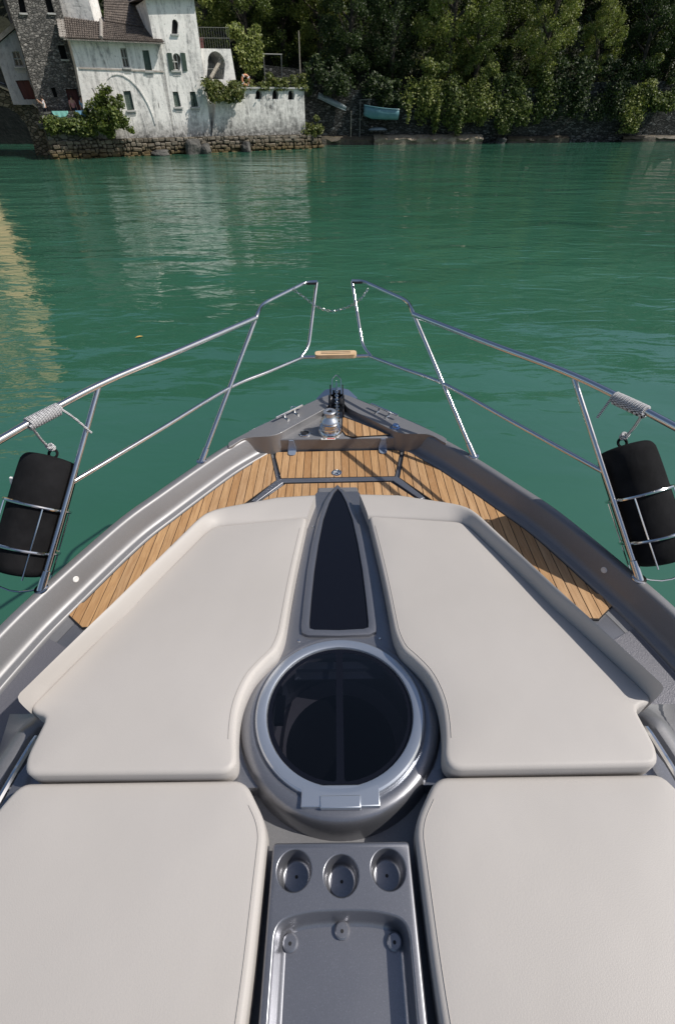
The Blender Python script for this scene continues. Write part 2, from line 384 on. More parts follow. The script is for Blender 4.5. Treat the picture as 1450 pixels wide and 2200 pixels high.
LEAF_B = mk_leaf('bright_leaves', (.065, .09, .02), (.185, .225, .055), (.32, .34, .10))
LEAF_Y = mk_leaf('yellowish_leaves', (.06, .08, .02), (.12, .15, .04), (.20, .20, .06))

# ================================================================== SETTING
# lake
mb = MB(); mb.add([(-400, -120, 0), (400, -120, 0), (400, 160, 0), (-400, 160, 0)], [(0, 1, 2, 3)])
tag(link('lake_water', mb.mesh('lake_water', WATER, 0)), kind='structure')
# lake bed / terrain sheet under everything
mb = MB(); mb.add([(-900, -400, -6), (900, -400, -6), (900, 900, -6), (-900, 900, -6)], [(0, 1, 2, 3)])
tag(link('lake_bed', mb.mesh('lake_bed', SOIL, 0)), kind='structure')

# shoreline frame
SA, SB = G(118, 342), G(685, 318)
UH = (SB - SA).normalized(); NH = Vector((UH.y, -UH.x, 0))      # along the front and out of it, towards the lake
class Face:
    """vertical facade plane parallel to the sea wall, 'back' metres behind it; local x along, y inwards, z up"""
    def __init__(s, back, p0=None, u=None):
        s.u = u or UH; s.n = Vector((s.u.y, -s.u.x, 0)); s.p = (p0 or SA) - s.n * back
        s.M = Matrix.Translation(s.p) @ Matrix.Rotation(math.atan2(s.u.y, s.u.x), 4, 'Z')
    def __call__(s, px, y):
        r, F, D = ray(px, y); d = Vector((r, F, -D)); e = Vector((0, 0, ZC))
        t = (s.p - e).dot(s.n) / d.dot(s.n); q = e + d * t - s.p
        return Vector((q.dot(s.u), 0, q.z))
    def pts(s, L): return [s(*p) for p in L]
def arch(F, x0, x1, ytop, ybot, n=8):
    """pixel arch outline -> local points: rectangle with a round head"""
    a, b, t = F(x0, ybot), F(x1, ybot), F(.5 * (x0 + x1), ytop)
    r = (b.x - a.x) / 2; c = .5 * (a.x + b.x) + (t.x - .5 * (a.x + b.x)); zc = t.z - r
    pts = [Vector((a.x, 0, a.z)), Vector((b.x, 0, a.z))]
    return pts + [Vector((c + r * math.cos(q), 0, zc + r * math.sin(q))) for q in (math.pi * k / n for k in range(n + 1))]
def quad(F, pts): return [F(*p) for p in pts]
def wall_mesh(outline, holes, depth, recess=.28):
    mb = MB(); loops = [outline] + holes; flat = [p for L in loops for p in L]
    tr = tessellate_polygon([[Vector((p.x, p.z, 0)) for p in L] for L in loops])
    mb.add(flat, [tuple(t) for t in tr])
    n = len(outline); mb.add(list(outline) + [p + Vector((0, depth, 0)) for p in outline], [(i, (i + 1) % n, n + (i + 1) % n, n + i) for i in range(n)])
    mb.add([p + Vector((0, depth, 0)) for p in outline], [tuple(range(n))])
    for h in holes:
        k = len(h); mb.add(list(h) + [p + Vector((0, recess, 0)) for p in h], [(i, (i + 1) % k, k + (i + 1) % k, k + i) for i in range(k)])
    return mb
def shift(P, dy): return [p + Vector((0, dy, 0)) for p in P]
def inset(P, q):
    c = sum(P, Vector()) / len(P); return [c + (p - c) * q for p in P]
def sheet(P): return MB().add(P, [tuple(range(len(P)))])
class Building:
    def __init__(s, name, F, back_z, label, cat):
        s.F = F; s.root = empty(name, F.M, label, cat)
    def add(s, name, mb, mat, parent=None, smooth=30, bev=None):
        o = link(name, mb.mesh(name, mat, smooth), parent or s.root)
        if bev: bevel(o, *bev)
        return o
    def window(s, hole, kind, sill=True, recess=.24):
        xs = [p.x for p in hole]; zs = [p.z for p in hole]; lo, hi = min(zs), max(zs)
        def at(t, z):                                   # interpolate along the (leaning) sides
            bl = min((p for p in hole if p.z < lo + .2), key=lambda p: p.x); br = max((p for p in hole if p.z < lo + .2), key=lambda p: p.x)
            tp = [p for p in hole if p.z > hi - .2]; tl = min(tp, key=lambda p: p.x); tr_ = max(tp, key=lambda p: p.x)
            if len(hole) > 5: tl, tr_ = Vector((bl.x, 0, hi)), Vector((br.x, 0, hi))
            q = (z - lo) / (hi - lo); return Vector((bl.x + (tl.x - bl.x) * q, 0, z)).lerp(Vector((br.x + (tr_.x - br.x) * q, 0, z)), t)
        dk = s.add('door' if kind == 'door' else 'window', sheet(shift(hole, recess - .004)), REDDOOR if kind == 'door' else (WINGLASS if kind == 'glass' else VOID))
        if kind == 'door':
            f = MB()
            for t0, t1 in ((.05, .47), (.53, .95)):
                a, b, c, d = at(t0, lo + .05), at(t1, lo + .05), at(t1, hi - .06), at(t0, hi - .06)
                f.prism_like = None; f.add([p + Vector((0, recess - .02, 0)) for p in (a, b, c, d)] + [p + Vector((0, recess - .07, 0)) for p in (a, b, c, d)],
                      [(4, 5, 6, 7), (0, 1, 5, 4), (1, 2, 6, 5), (2, 3, 7, 6), (3, 0, 4, 7)])
            s.add('door_leaf', f, REDDOOR, dk)
        if kind == 'glass':
            f = MB()
            for t in (0.05, .5, .95):
                f.tube([at(t, lo) + Vector((0, recess - .06, 0)), at(t, hi) + Vector((0, recess - .06, 0))], .045, 4)
            for q in (.03, .5, .97):
                z = lo + (hi - lo) * q; f.tube([at(0, z) + Vector((0, recess - .06, 0)), at(1, z) + Vector((0, recess - .06, 0))], .04, 4)
            s.add('window_frame', f, TRIM, dk)
        if kind in ('shut', 'half'):
            for t0, t1 in ((.02, .49), (.51, .98)):
                if kind == 'half' and t0 > .4: t0, t1 = .62, .98
                f = MB(); y0 = recess - .12
                for t in (t0, t1 - .08):
                    a, b, c, d = at(t, lo + .02), at(t + .08, lo + .02), at(t + .08, hi - .02), at(t, hi - .02)
                    f.add([p + Vector((0, y0, 0)) for p in (a, b, c, d)] + [p + Vector((0, y0 + .05, 0)) for p in (a, b, c, d)], [(0, 1, 2, 3), (0, 4, 5, 1), (1, 5, 6, 2), (2, 6, 7, 3), (3, 7, 4, 0)])
                nsl = max(6, int((hi - lo) / .13))
                for k in range(nsl):
                    z = lo + .05 + (hi - lo - .1) * (k + .5) / nsl; dz = (hi - lo) / nsl * .48
                    a, b = at(t0 + .05, z), at(t1 - .05, z)
                    f.add([a + Vector((0, y0 - .005, -dz)), b + Vector((0, y0 - .005, -dz)), b + Vector((0, y0 + .045, dz)), a + Vector((0, y0 + .045, dz))], [(0, 1, 2, 3)])
                s.add('shutter', f, GREENW, dk)
        if sill:
            a, b = at(-.14, lo - .06), at(1.14, lo - .06)
            f = MB().box(((a.x + b.x) / 2, -.01, lo - .055), (b.x - a.x, .22, .10)); s.add('window_sill', f, TRIM, dk)
            f = MB()
            for r_ in range(2):
                for k in range(5 - r_):
                    q = (b.x - a.x) / 5; f.box((a.x + q * (k + .5 + .5 * r_), -.006, lo - .19 - .12 * r_), (q * .84, .05, .085))
            if kind != 'void': o = s.add('sill_bricks', f, TRIM, dk); o['kind'] = 'stuff'
        return dk

# --- white lakeside house (low block + tall block + loggia + arcade wall are separate masses of one house)
FH = Face(.55)
def base_line(px): return 342 + (px - 118) * (318 - 342) / (685 - 118)
house = Building('white_house', FH, 0, 'weathered white stucco house with green shutters and a tiled roof on the shore', 'house')
h1 = quad(FH, [(258, 103), (271, 103), (280, 145), (266, 145)]); h2 = quad(FH, [(306, 108), (320, 108), (328, 152), (313, 152)])
h3 = quad(FH, [(265, 196), (281, 195), (290, 236), (274, 237)])
low = FH.pts([(149, 82), (346, 92), (378, 302), (188, 314), (178, 215), (164, 140)])
slit = quad(FH, [(339.5, 221), (341, 220), (343.5, 233), (342, 233)])
house.add('wall', wall_mesh(low, [h1, h2, h3, slit], 6.0), STUCCO)
house.window(h1, 'glass'); house.window(h2, 'shut'); house.window(h3, 'shut'); house.window(slit, 'void', False)
a, b = FH(170, 146), FH(352, 154)                      # string course
house.add('string_course', MB().add([a + Vector((0, -.06, -.05)), b + Vector((0, -.06, -.05)), b + Vector((0, -.03, .05)), a + Vector((0, -.03, .05)), a + Vector((0, .02, -.05)), b + Vector((0, .02, -.05)), b + Vector((0, .02, .05)), a + Vector((0, .02, .05))],
          [(0, 1, 2, 3), (0, 4, 5, 1), (3, 2, 6, 7), (0, 3, 7, 4), (1, 5, 6, 2)]), SLATE)
# blind arch band round the lower window
ar = []; ar2 = []
for k in range(15):
    q = math.pi * k / 14; c = FH(281, 262); r0, rz = 2.0, 3.15
    ar.append(Vector((c.x + r0 * math.cos(q) - .22 * math.sin(q), -.06, c.z - .2 + rz * math.sin(q)))); ar2.append(Vector((c.x + (r0 + .09) * math.cos(q) - .22 * math.sin(q), -.06, c.z - .2 + (rz + .09) * math.sin(q))))
mb = MB().loft([ar, ar2]); mb.loft([shift(ar, .12), ar]); mb.loft([ar2, shift(ar2, .12)]); house.add('arch_moulding', mb, STUCCO)
# tall block
FT = Face(.40)
t1 = arch(FT, 370, 383, 41, 72); t2 = arch(FT, 371, 388, 114, 151); t3 = quad(FT, [(372, 197), (384, 197), (391, 229), (377, 230)]); t4 = quad(FT, [(409, 197), (421, 197), (428, 229), (413, 230)])
tall = FT.pts([(313, -2), (418, -4), (457, 298), (377, 303)])
house.add('wall', wall_mesh(tall, [t1, t2, t3, t4], 7.0), STUCCO)
house.window(t1, 'void'); house.window(t2, 'glass'); house.window(t3, 'shut'); house.window(t4, 'half')
for x0, x1 in ((360, 370), (389, 399)):                # open shutters beside the arched window
    P = quad(FT, [(x0 + 6, 153), (x1 + 5, 152), (x1, 114), (x0, 113)]); mb = MB()
    mb.add(shift(P, -.06) + shift(P, -.005), [(0, 1, 2, 3), (0, 4, 5, 1), (1, 5, 6, 2), (2, 6, 7, 3), (3, 7, 4, 0)])
    for k in range(12):
        q = (k + .5) / 12; l = P[0].lerp(P[3], q); r_ = P[1].lerp(P[2], q); l, r_ = l.lerp(r_, .12), l.lerp(r_, .88)
        mb.add([l + Vector((0, -.065, -.05)), r_ + Vector((0, -.065, -.05)), r_ + Vector((0, -.09, .05)), l + Vector((0, -.09, .05))], [(0, 1, 2, 3)])
    house.add('shutter', mb, GREENW)
a, b = FT(309, -3), FT(424, -6)                        # tower eave
roof_t = MB().add([a + Vector((-.3, -.45, 0)), b + Vector((.3, -.45, 0)), b + Vector((.3, 7.4, .3)), a + Vector((-.3, 7.4, .3)), a + Vector((3, 3.5, 2.2)), b + Vector((-3, 3.5, 2.2))],
                  [(0, 1, 5, 4), (1, 2, 5), (2, 3, 4, 5), (3, 0, 4), (0, 3, 2, 1)]); house.add('roof', roof_t, TILE, bev=None)
# lean-to tiled roof with real tile ribs
def tile_roof(e0, e1, r0, r1, n, rows, rad=.085):
    """e0,e1 eave ends, r0,r1 ridge ends: ribs of half-round tiles with stepped rows"""
    mb = MB()
    mb.add([e0, e1, r1, r0], [(0, 1, 2, 3)])
    for i in range(n + 1):
        a, b = e0.lerp(e1, i / n), r0.lerp(r1, i / n); up = Vector((0, -.3, .95)); side = (e1 - e0).normalized()
        for k in range(rows):
            p, q = a.lerp(b, k / rows), a.lerp(b, (k + 1.15) / rows)
            if k == rows - 1: q = b
            vs = []
            for pt, rr, lift in ((p, rad, .045), (q, rad * .8, .0)):
                j = random.uniform(-.02, .02)
                vs += [pt + side * (rr * math.cos(t) + j) + up * (rr * math.sin(t) + lift) for t in (0, math.pi * .25, math.pi * .5, math.pi * .75, math.pi)]
            mb.add(vs, [(j, j + 1, j + 6, j + 5) for j in range(4)] + [(0, 1, 2, 3, 4)])
    return mb
random.seed(3)
e0, e1 = FH(137, 84) + Vector((0, -.5, 0)), FH(349, 93) + Vector((0, -.5, 0))
def roofpt(px, y, back):
    F = Face(.55 - 0 + back); q = F(px, y); return q + Vector((0, back, 0))
r0, r1 = roofpt(130, 36, 2.2), roofpt(322, 64, 2.2)
rm = roofpt(218, 48, 2.2); em = e0.lerp(e1, .36)
rt = house.add('roof', tile_roof(e0, em, r0, rm, 17, 9), TILE); rt['kind'] = 'stuff'
rt = house.add('roof', tile_roof(em + Vector((.04, 0, 0)), e1, rm + Vector((.04, 0, 0)), r1, 30, 9), TILE); rt['kind'] = 'stuff'
ru0, ru1 = roofpt(226, 2, 4.6), roofpt(296, 2, 4.6)
rt = house.add('roof', tile_roof(rm + Vector((.3, .02, .02)), r1 + Vector((-.1, .02, .05)), ru0, ru1, 22, 9), TILE); rt['kind'] = 'stuff'
mb = MB()                                              # slate verge stones on eave and left verge
for k in range(46):
    p = e0.lerp(e1, (k + .5) / 46); mb.box(p + Vector((0, -.05, -.05)), (.28, .35, .05), Matrix.Rotation(random.uniform(-.12, .12), 3, 'Y'))
for k in range(9):
    p = e0.lerp(r0, (k + .4) / 9); mb.box(p + Vector((-.02, 0, .06)), (.5, .32, .09), Matrix.Rotation(random.uniform(-.2, .2), 3, 'Z') @ Matrix.Rotation(.45, 3, 'X'))
vs_ = house.add('verge_stones', mb, SLATE); vs_['kind'] = 'stuff'
house.add('roof_ridge', MB().tube([em + Vector((.02, -.05, .12)), rm + Vector((.02, 0, .12))], .13, 8), SLATE)
# square upper turret behind the lean-to roof
FU = Face(3.2); ca, cb_, cc = FU(205, 46), FU(226, 38), FU(128, 22)
zt = FU(190, -30).z
mb = MB(); A0 = Vector((ca.x, 2.65, ca.z - 1.2)); B0 = Vector((cb_.x, 3.6, ca.z - 1.2)); C0 = Vector((cc.x, 3.4, ca.z - 1.2)); D0 = Vector((cb_.x - 1.5, 6.5, ca.z - 1.2))
top = [Vector((p.x - .1, p.y, zt)) for p in (C0, A0, B0, D0)]
mb.add([C0, A0, B0, D0] + top, [(0, 1, 5, 4), (1, 2, 6, 5), (2, 3, 7, 6), (3, 0, 4, 7), (4, 5, 6, 7)]); tu = house.add('turret', mb, STUCCO)
wp = [C0.lerp(A0, .45) + Vector((0, 0, 2.0)), C0.lerp(A0, .72) + Vector((0, 0, 2.0)), C0.lerp(A0, .66) + Vector((0, 0, 3.3)), C0.lerp(A0, .4) + Vector((0, 0, 3.3))]
house.add('window', sheet(shift(wp, -.02)), VOID)
# stone surround wall under the roofs behind
mb = MB().box((FH(250, 60).x, 5.2, 4.5), (FH(330, 60).x - FH(150, 60).x, 2.0, 8.4)); house.add('rear_wall', mb, STUCCO_G)
# loggia wing
FL = Face(1.1); lh = arch(FL, 444, 481, 110, 170, 12)
lg = FL.pts([(428, 104), (496, 105), (512, 200), (515, 300), (450, 303)])
loggia = Building('loggia', FL, 0, 'white loggia with one large arch beside the tall house block', 'loggia')
loggia.add('wall', wall_mesh(lg, [lh], 4.0, 3.2), STUCCO)
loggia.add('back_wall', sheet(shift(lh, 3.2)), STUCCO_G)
a, b = FL(452, 168) + Vector((0, -.15, 0)), FL(483, 122) + Vector((0, .5, 0)); loggia.add('timber_prop', MB().tube([a, b], .16, 4), OLDWOOD)
mb = MB()
for k in range(9):
    p = FL(446 + k * 4.6, 166); mb.tube([p + Vector((0, .3, 0)), p + Vector((0, .3, .9))], .025, 5)
p, q = FL(444, 148) + Vector((0, .3, 0)), FL(484, 148) + Vector((0, .3, 0)); mb.tube([p, q], .03, 5); loggia.add('railing', mb, IRON)
mb = MB()                                              # roof terrace railing above the loggia
for k in range(13):
    p = FL(436 + k * 5.2, 104); mb.tube([p + Vector((0, .4, 0)), p + Vector((0, .4, 1.3))], .013, 5)
for z in (.65, 1.28): mb.tube([FL(436, 104) + Vector((0, .4, z)), FL(499, 104) + Vector((0, .4, z))], .014, 5)
loggia.add('roof_railing', mb, IRON)
P = quad(FL, [(430, 104), (443, 104), (441, 78), (429, 80)]); mb = MB().add(shift(P, .5) + shift(P, .7), [(0, 1, 2, 3), (0, 4, 5, 1), (1, 5, 6, 2), (2, 6, 7, 3), (3, 7, 4, 0)])
loggia.add('roof_hatch', mb, REDDOOR)
# terrace wall with four little arches
FA = Face(.35)
aw = FA.pts([(466, 205), (512, 191), (653, 189), (657, 296), (455, 303)])
ah = [arch(FA, x - 6.5, x + 6.5, yt, yt + 20, 8) for x, yt in ((518, 193), (555.5, 193), (591.5, 193), (625.5, 194))]
arc = Building('terrace_wall', FA, 0, 'stained white terrace wall pierced by four small arches above the water', 'wall')
arc.add('wall', wall_mesh(aw, ah, 3.2, .5), STUCCO_D)
for h in ah: arc.add('opening', sheet(shift(h, .5)), VOID)
a, b = FA(508, 190), FA(656, 188); arc.add('coping', MB().box(((a.x + b.x) / 2, .1, a.z + .05), (b.x - a.x, .55, .12)), TRIM)
# --- stone tower house
FS = Face(2.2)
s1 = quad(FS, [(38, -10), (50, -10), (58, 27), (44, 27)]); s2 = quad(FS, [(95, -10), (108, -10), (118, 27), (104, 27)])
s3 = quad(FS, [(124, 97), (139, 97), (147, 127), (133, 127)]); s4 = quad(FS, [(110, 188), (119, 188), (125.5, 209), (117, 209)]); s5 = quad(FS, [(141, 191), (166, 191), (178, 236), (153, 238)])
st = FS.pts([(-8, -70), (108, -70), (128, 0), (152, 90), (176, 200), (186, 244), (87, 250), (79, 214), (47, 100)])
tower = Building('stone_house', FS, 0, 'tall rubble stone house with a dark red door at the left of the white house', 'house')
tower.add('wall', wall_mesh(st, [s1, s2, s3, s4, s5], 6.0, .4), STONE)
for h in (s1, s2, s3): tower.window(h, 'void', True, .35)
tower.window(s4, 'void', False, .35); tower.window(s5, 'door', False, .35)
# --- annex with gable
FX = Face(3.6)
x1 = quad(FX, [(26, 111), (42, 110), (53, 142), (34, 143)]); x2 = quad(FX, [(34, 173), (63, 172), (80, 213), (53, 214)])
ax = FX.pts([(-60, 150), (-4, 96), (34, 63), (60, 90), (92, 225), (30, 225), (2, 142)])
annex = Building('gabled_annex', FX, 0, 'small pale gabled outbuilding with a dark red door at the far left', 'house')
annex.add('wall', wall_mesh(ax, [x1, x2], 4.0), STUCCO_G); annex.window(x1, 'glass'); annex.window(x2, 'door', False)
P = [FX(-10, 98), FX(34, 60)]; mb = MB()
for p, q in ((P[0], P[1]),):
    mb.add([p + Vector((0, -.35, 0)), q + Vector((0, -.35, 0)), q + Vector((0, 4.2, 0)), p + Vector((0, 4.2, 0)), p + Vector((0, -.35, .28)), q + Vector((0, -.35, .28)), q + Vector((0, 4.2, .28)), p + Vector((0, 4.2, .28))],
           [(0, 1, 5, 4), (4, 5, 6, 7), (0, 3, 2, 1), (1, 2, 6, 5), (0, 4, 7, 3)])
annex.add('roof', mb, SLATE)

# --- sea wall, foundation, terrace
FW = Face(0)
sea = Building('sea_wall', FW, 0, 'algae stained stone footing of the white house along the waterline', 'wall')
def stone_course(F, px0, px1, ytop0, ytop1, rows, seed, mat1, mat2, length=(.35, .9)):
    """real coursed stones on the footing, joined"""
    rnd = random.Random(seed); mb = MB(); a0 = F(px0, ytop0); a1 = F(px1, ytop1); L = a1.x - a0.x
    for r_ in range(rows):
        x = a0.x + rnd.uniform(-.3, 0)
        while x < a1.x:
            wd = rnd.uniform(*length); t = (x + wd / 2 - a0.x) / L; zt_ = a0.z + (a1.z - a0.z) * t; h = (zt_ + .25) / rows
            hh = h * rnd.uniform(.8, 1.12); mb.box((x + wd / 2, rnd.uniform(-.10, .14) - .10 * r_ / rows, zt_ - h * (r_ + .5) + rnd.uniform(-.06, .06)), (wd * rnd.uniform(.9, 1.04) - .02, .34 + .12 * r_ / rows, hh - .02), Matrix.Rotation(rnd.uniform(-.09, .09), 3, 'Y') @ Matrix.Rotation(rnd.uniform(-.12, .12), 3, 'Z')); x += wd
    return mb
P = FW.pts([(104, 302), (686, 288), (686, 321), (116, 345)])
sea.add('core', wall_mesh([p + Vector((0, .12, 0)) for p in P], [], 5.5), ALGAE_D)
o = sea.add('footing_stones', stone_course(FW, 106, 685.5, 302, 288.5, 5, 5, None, None, (.18, .75)), FOOT); o['kind'] = 'stuff'; bevel(o, .06, 2)
# cut the footing colour into bands: the dry pale top course
o = sea.add('top_course', stone_course(FW, 106, 685.5, 300.5, 287, 1, 9, None, None, (.4, 1.2)), TRIM); o['kind'] = 'stuff'
bpy.data.objects.remove(o)
FP = Face(.10)
ter = Building('terrace_parapet', FP, 0, 'low mossy stone parapet of the small terrace where people stand', 'wall')
ter.add('wall', wall_mesh(FP.pts([(89, 241), (192, 238), (215, 306), (103, 306)]), [], 1.0), STONE_B)
a = FP(95, 246); tf = Building('terrace_floor', FP, 0, None, None); 
mb = MB().box((FP(150, 250).x, 3.4, a.z - .75), (5.0, 5.6, .3)); o = link('terrace_paving', mb.mesh('terrace_paving', STONE_B), None); o.matrix_world = FP.M; o['kind'] = 'structure'
bpy.data.objects.remove(tf.root); TERZ = a.z - .6
# --- bridge at far left
FB = Face(1.0, G(112, 337), Vector((.985, -.17, 0)).normalized())
bo = FB.pts([(-160, 150), (-60, 172), (0, 190), (50, 212), (92, 243), (102, 300), (116, 340), (80, 340), (70, 300), (58, 268), (40, 246), (18, 232), (-8, 226), (-50, 222), (-120, 222)])
br = Building('stone_bridge', FB, 0, 'old stone arch bridge with a sloping parapet at the far left edge', 'bridge')
br.add('arch_wall', wall_mesh(bo, [], 3.0), STONE_B)
P = FB.pts([(-160, 147), (-60, 169), (0, 187), (50, 209), (92, 240)]); mb = MB()
mb.loft([[p + Vector((0, -.08, .0)) for p in P], [p + Vector((0, -.08, .14)) for p in P], [p + Vector((0, .5, .14)) for p in P], [p + Vector((0, .5, 0)) for p in P]]); br.add('coping', mb, TRIM)
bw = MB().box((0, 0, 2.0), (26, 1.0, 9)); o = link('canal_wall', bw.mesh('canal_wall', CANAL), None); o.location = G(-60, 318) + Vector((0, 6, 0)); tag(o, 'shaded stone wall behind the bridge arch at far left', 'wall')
# --- ochre house standing just outside the left edge; the water mirrors it
oc = Vector((-26.3, 43, 0)); ou = Vector((.50, .866, 0)).normalized()
FO = Face(0, oc - ou * 22, ou)
och = Building('ochre_house', FO, 0, 'tall sunlit ochre house at the water just left of the frame', 'house')
holes = []
for fl in range(4):
    for c in range(6):
        x = 1.2 + c * 3.5; z = 2.2 + fl * 3.3; holes.append([Vector((x, 0, z)), Vector((x + 1.5, 0, z)), Vector((x + 1.5, 0, z + 2.0)), Vector((x, 0, z + 2.0))])
och.add('wall', wall_mesh([Vector((0, 0, -1)), Vector((22, 0, -1)), Vector((22, 0, 15.5)), Vector((0, 0, 15.5))], holes, 9.0), OCHRE)
for h in holes: och.window(h, 'shut', False)
for fl in (1, 2, 3):  # unseen balconies, added to break the house's reflection with dark gaps
    f = MB().box((12, -.55, 2.0 + fl * 3.3), (17, 1.1, .16))
    for k in range(58): f.box((3.6 + k * .295, -1.05, 2.55 + fl * 3.3), (.03, .03, 1.0))
    f.box((12, -1.05, 3.06 + fl * 3.3), (17, .06, .06)); och.add('balcony', f, IRON)
och.add('roof', MB().add([(-.6, -.6, 15.5), (22.6, -.6, 15.5), (22.6, 9.6, 15.5), (-.6, 9.6, 15.5), (4, 4.5, 18), (18, 4.5, 18)], [(0, 1, 5, 4), (1, 2, 5), (2, 3, 4, 5), (3, 0, 4), (0, 3, 2, 1)]), TILE)

# --- right shore: retaining wall, ledge
RA, RB = G(640, 312), G(1600, 301.5)
UR = (RB - RA).normalized()
FR = Face(0, RA, UR)
ret = Building('retaining_wall', FR, 0, 'shade-dark old stone retaining wall along the wooded shore on the right', 'wall')
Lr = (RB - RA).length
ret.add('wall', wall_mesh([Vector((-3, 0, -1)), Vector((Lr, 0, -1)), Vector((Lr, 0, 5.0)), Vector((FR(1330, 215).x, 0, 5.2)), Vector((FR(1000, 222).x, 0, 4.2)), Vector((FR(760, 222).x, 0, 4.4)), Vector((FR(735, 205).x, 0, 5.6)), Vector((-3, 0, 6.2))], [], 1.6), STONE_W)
led = Building('shore_ledge', FR, 0, 'pale brown stone ledge at the waterline under the hanging ivy', 'wall')
def ledge(px0, px1, y0, seed, depth=.9):
    x0, x1 = FR(px0, 305).x, FR(px1, 305).x; h = FR(.5 * (px0 + px1), y0).z; rnd = random.Random(seed); mb = MB(); n = max(4, int((x1 - x0) / .5)); rows = []
    for k in range(n + 1):
        x = x0 + (x1 - x0) * k / n; j = rnd.uniform(-.12, .12)
        rows.append([Vector((x, .2, h + j * .3)), Vector((x, -depth * .5 + j, h - .08 + j * .4)), Vector((x, -depth + j, h * .55 + j)), Vector((x, -depth * .85 - j, .15)), Vector((x, -depth, -.4))])
    return mb.loft(rows)
o = led.add('ledge', ledge(800, 1030, 288, 1), ALGAE); o = led.add('ledge', ledge(690, 800, 291, 2, .6), ALGAE_D)
led.add('ledge', ledge(1085, 1215, 291, 3, .6), ALGAE_D); led.add('ledge', ledge(1330, 1600, 289, 4, .5), ALGAE_D)

# hillside ground behind the walls
def hill_z(X, d):
    t = max(0, d - bank_d(X)); return 3.6 + min(t, 62) * .78 + max(0, t - 62) * .12
rows = []
def bank_d(X):
    """forward distance of the foot of the bank: just behind the retaining wall, well behind the houses"""
    return RA.y + (X - RA.x) * UR.y / UR.x + 1.0 if X > 2 else RA.y + 1.0 + min(5, (2 - X) * .5)
for k, e in enumerate([0, .6, 3, 7, 12, 18, 24, 32, 42, 57, 85, 155]):
    rows.append([Vector((X, bank_d(X) + e, (-1 if k == 0 else 3.6 + min(e, 62) * .78 + max(0, e - 62) * .12 + (1.0 * math.sin(X * .21 + e * .3) if k > 2 else 0)))) for X in range(-190, 200, 4)])
tag(link('hillside', MB().loft(rows).mesh('hillside', SOIL)), kind='structure')

# ================================================================== VEGETATION
def leaf_mesh(name, mat, centers, sizes, n_up=.3, seed=0, aspect=.55, face=None):
    """leaves as folded rhombi round the given centres; 'tone' varies leaf by leaf"""
    rng = np.random.default_rng(seed); N = len(centers)
    nrm = rng.normal(size=(N, 3)); nrm[:, 2] = np.abs(nrm[:, 2]) + n_up
    if face is not None: nrm += face
    nrm /= np.linalg.norm(nrm, axis=1)[:, None]
    a = rng.normal(size=(N, 3)); a -= (a * nrm).sum(1)[:, None] * nrm; a /= np.linalg.norm(a, axis=1)[:, None]
    b = np.cross(nrm, a); s = sizes[:, None]
    v = np.stack([centers - a * s, centers + b * s * aspect + nrm * s * .12, centers + a * s, centers - b * s * aspect + nrm * s * .12], 1).reshape(-1, 3)
    me = bpy.data.meshes.new(name); me.vertices.add(4 * N); me.vertices.foreach_set('co', v.astype(np.float32).ravel())
    me.loops.add(4 * N); me.loops.foreach_set('vertex_index', np.arange(4 * N, dtype=np.int32))
    me.polygons.add(N); me.polygons.foreach_set('loop_start', np.arange(0, 4 * N, 4, dtype=np.int32)); me.polygons.foreach_set('loop_total', np.full(N, 4, dtype=np.int32))
    at = me.attributes.new('tone', 'FLOAT', 'POINT'); tone = np.clip(rng.normal(.5, .24, N), 0, 1); at.data.foreach_set('value', np.repeat(tone, 4).astype(np.float32))
    me.update(); me.validate(); me.materials.append(mat); return me
def crown_points(rng, n, rx, rz, clumps, hollow=.55, iso=False):
    """points in twig clumps spread through an uneven crown"""
    C = rng.normal(size=(clumps, 3)); C /= np.linalg.norm(C, axis=1)[:, None]
    rad = rng.uniform(hollow, 1.0, clumps) ** .7; C *= rad[:, None]; C *= rng.uniform(.78, 1.12, clumps)[:, None]
    cr = rng.uniform(.16, .34, clumps)
    idx = rng.integers(0, clumps, n); off = rng.normal(size=(n, 3)); off /= np.linalg.norm(off, axis=1)[:, None]; off *= (rng.uniform(0, 1, n) ** .45)[:, None]
    off[:, 2] *= .7
    P = C[idx] + off * cr[idx][:, None]
    P[:, 2] -= .10 * (P[:, 0] ** 2 + P[:, 1] ** 2)
    return P * np.array([rx, rx, rz]) if not iso else C[idx] * np.array([rx, rx, rz]) + off * (cr[idx] * rx)[:, None]
CROWNS = {}
def crown_variant(kind, i):
    key = (kind, i)
    if key not in CROWNS:
        rng = np.random.default_rng(hash((len(CROWNS), 7)) % 1000); mat = {'d': LEAF_D, 'm': LEAF_M, 'b': LEAF_B, 'y': LEAF_Y}[kind]
        P = crown_points(rng, 24000, 1.0, 1.8, 95, .45, True); CROWNS[key] = leaf_mesh('crown', mat, P, rng.uniform(.11, .205, len(P)) ** 2, .3, len(CROWNS))
    return CROWNS[key]
def trunk_mesh(rng, h, r):
    mb = MB(); p = [Vector((0, 0, -.5)), Vector((rng.uniform(-.2, .2), rng.uniform(-.2, .2), h * .35)), Vector((rng.uniform(-.5, .5), rng.uniform(-.4, .4), h * .7)), Vector((rng.uniform(-.6, .6), rng.uniform(-.5, .5), h))]
    c = catmull(p, 5); mb.tube(c, [r * (1 - .8 * k / (len(c) - 1)) for k in range(len(c))], 8)
    for k in range(6):
        q = c[5 + k]; a = rng.uniform(0, 6.28); e = q + Vector((math.cos(a) * h * .28, math.sin(a) * h * .28, h * rng.uniform(.15, .3)))
        mb.tube([q, q.lerp(e, .5) + Vector((0, 0, -.1)), e], [r * .4, r * .25, r * .07], 6)
    return mb
TRN = [0]
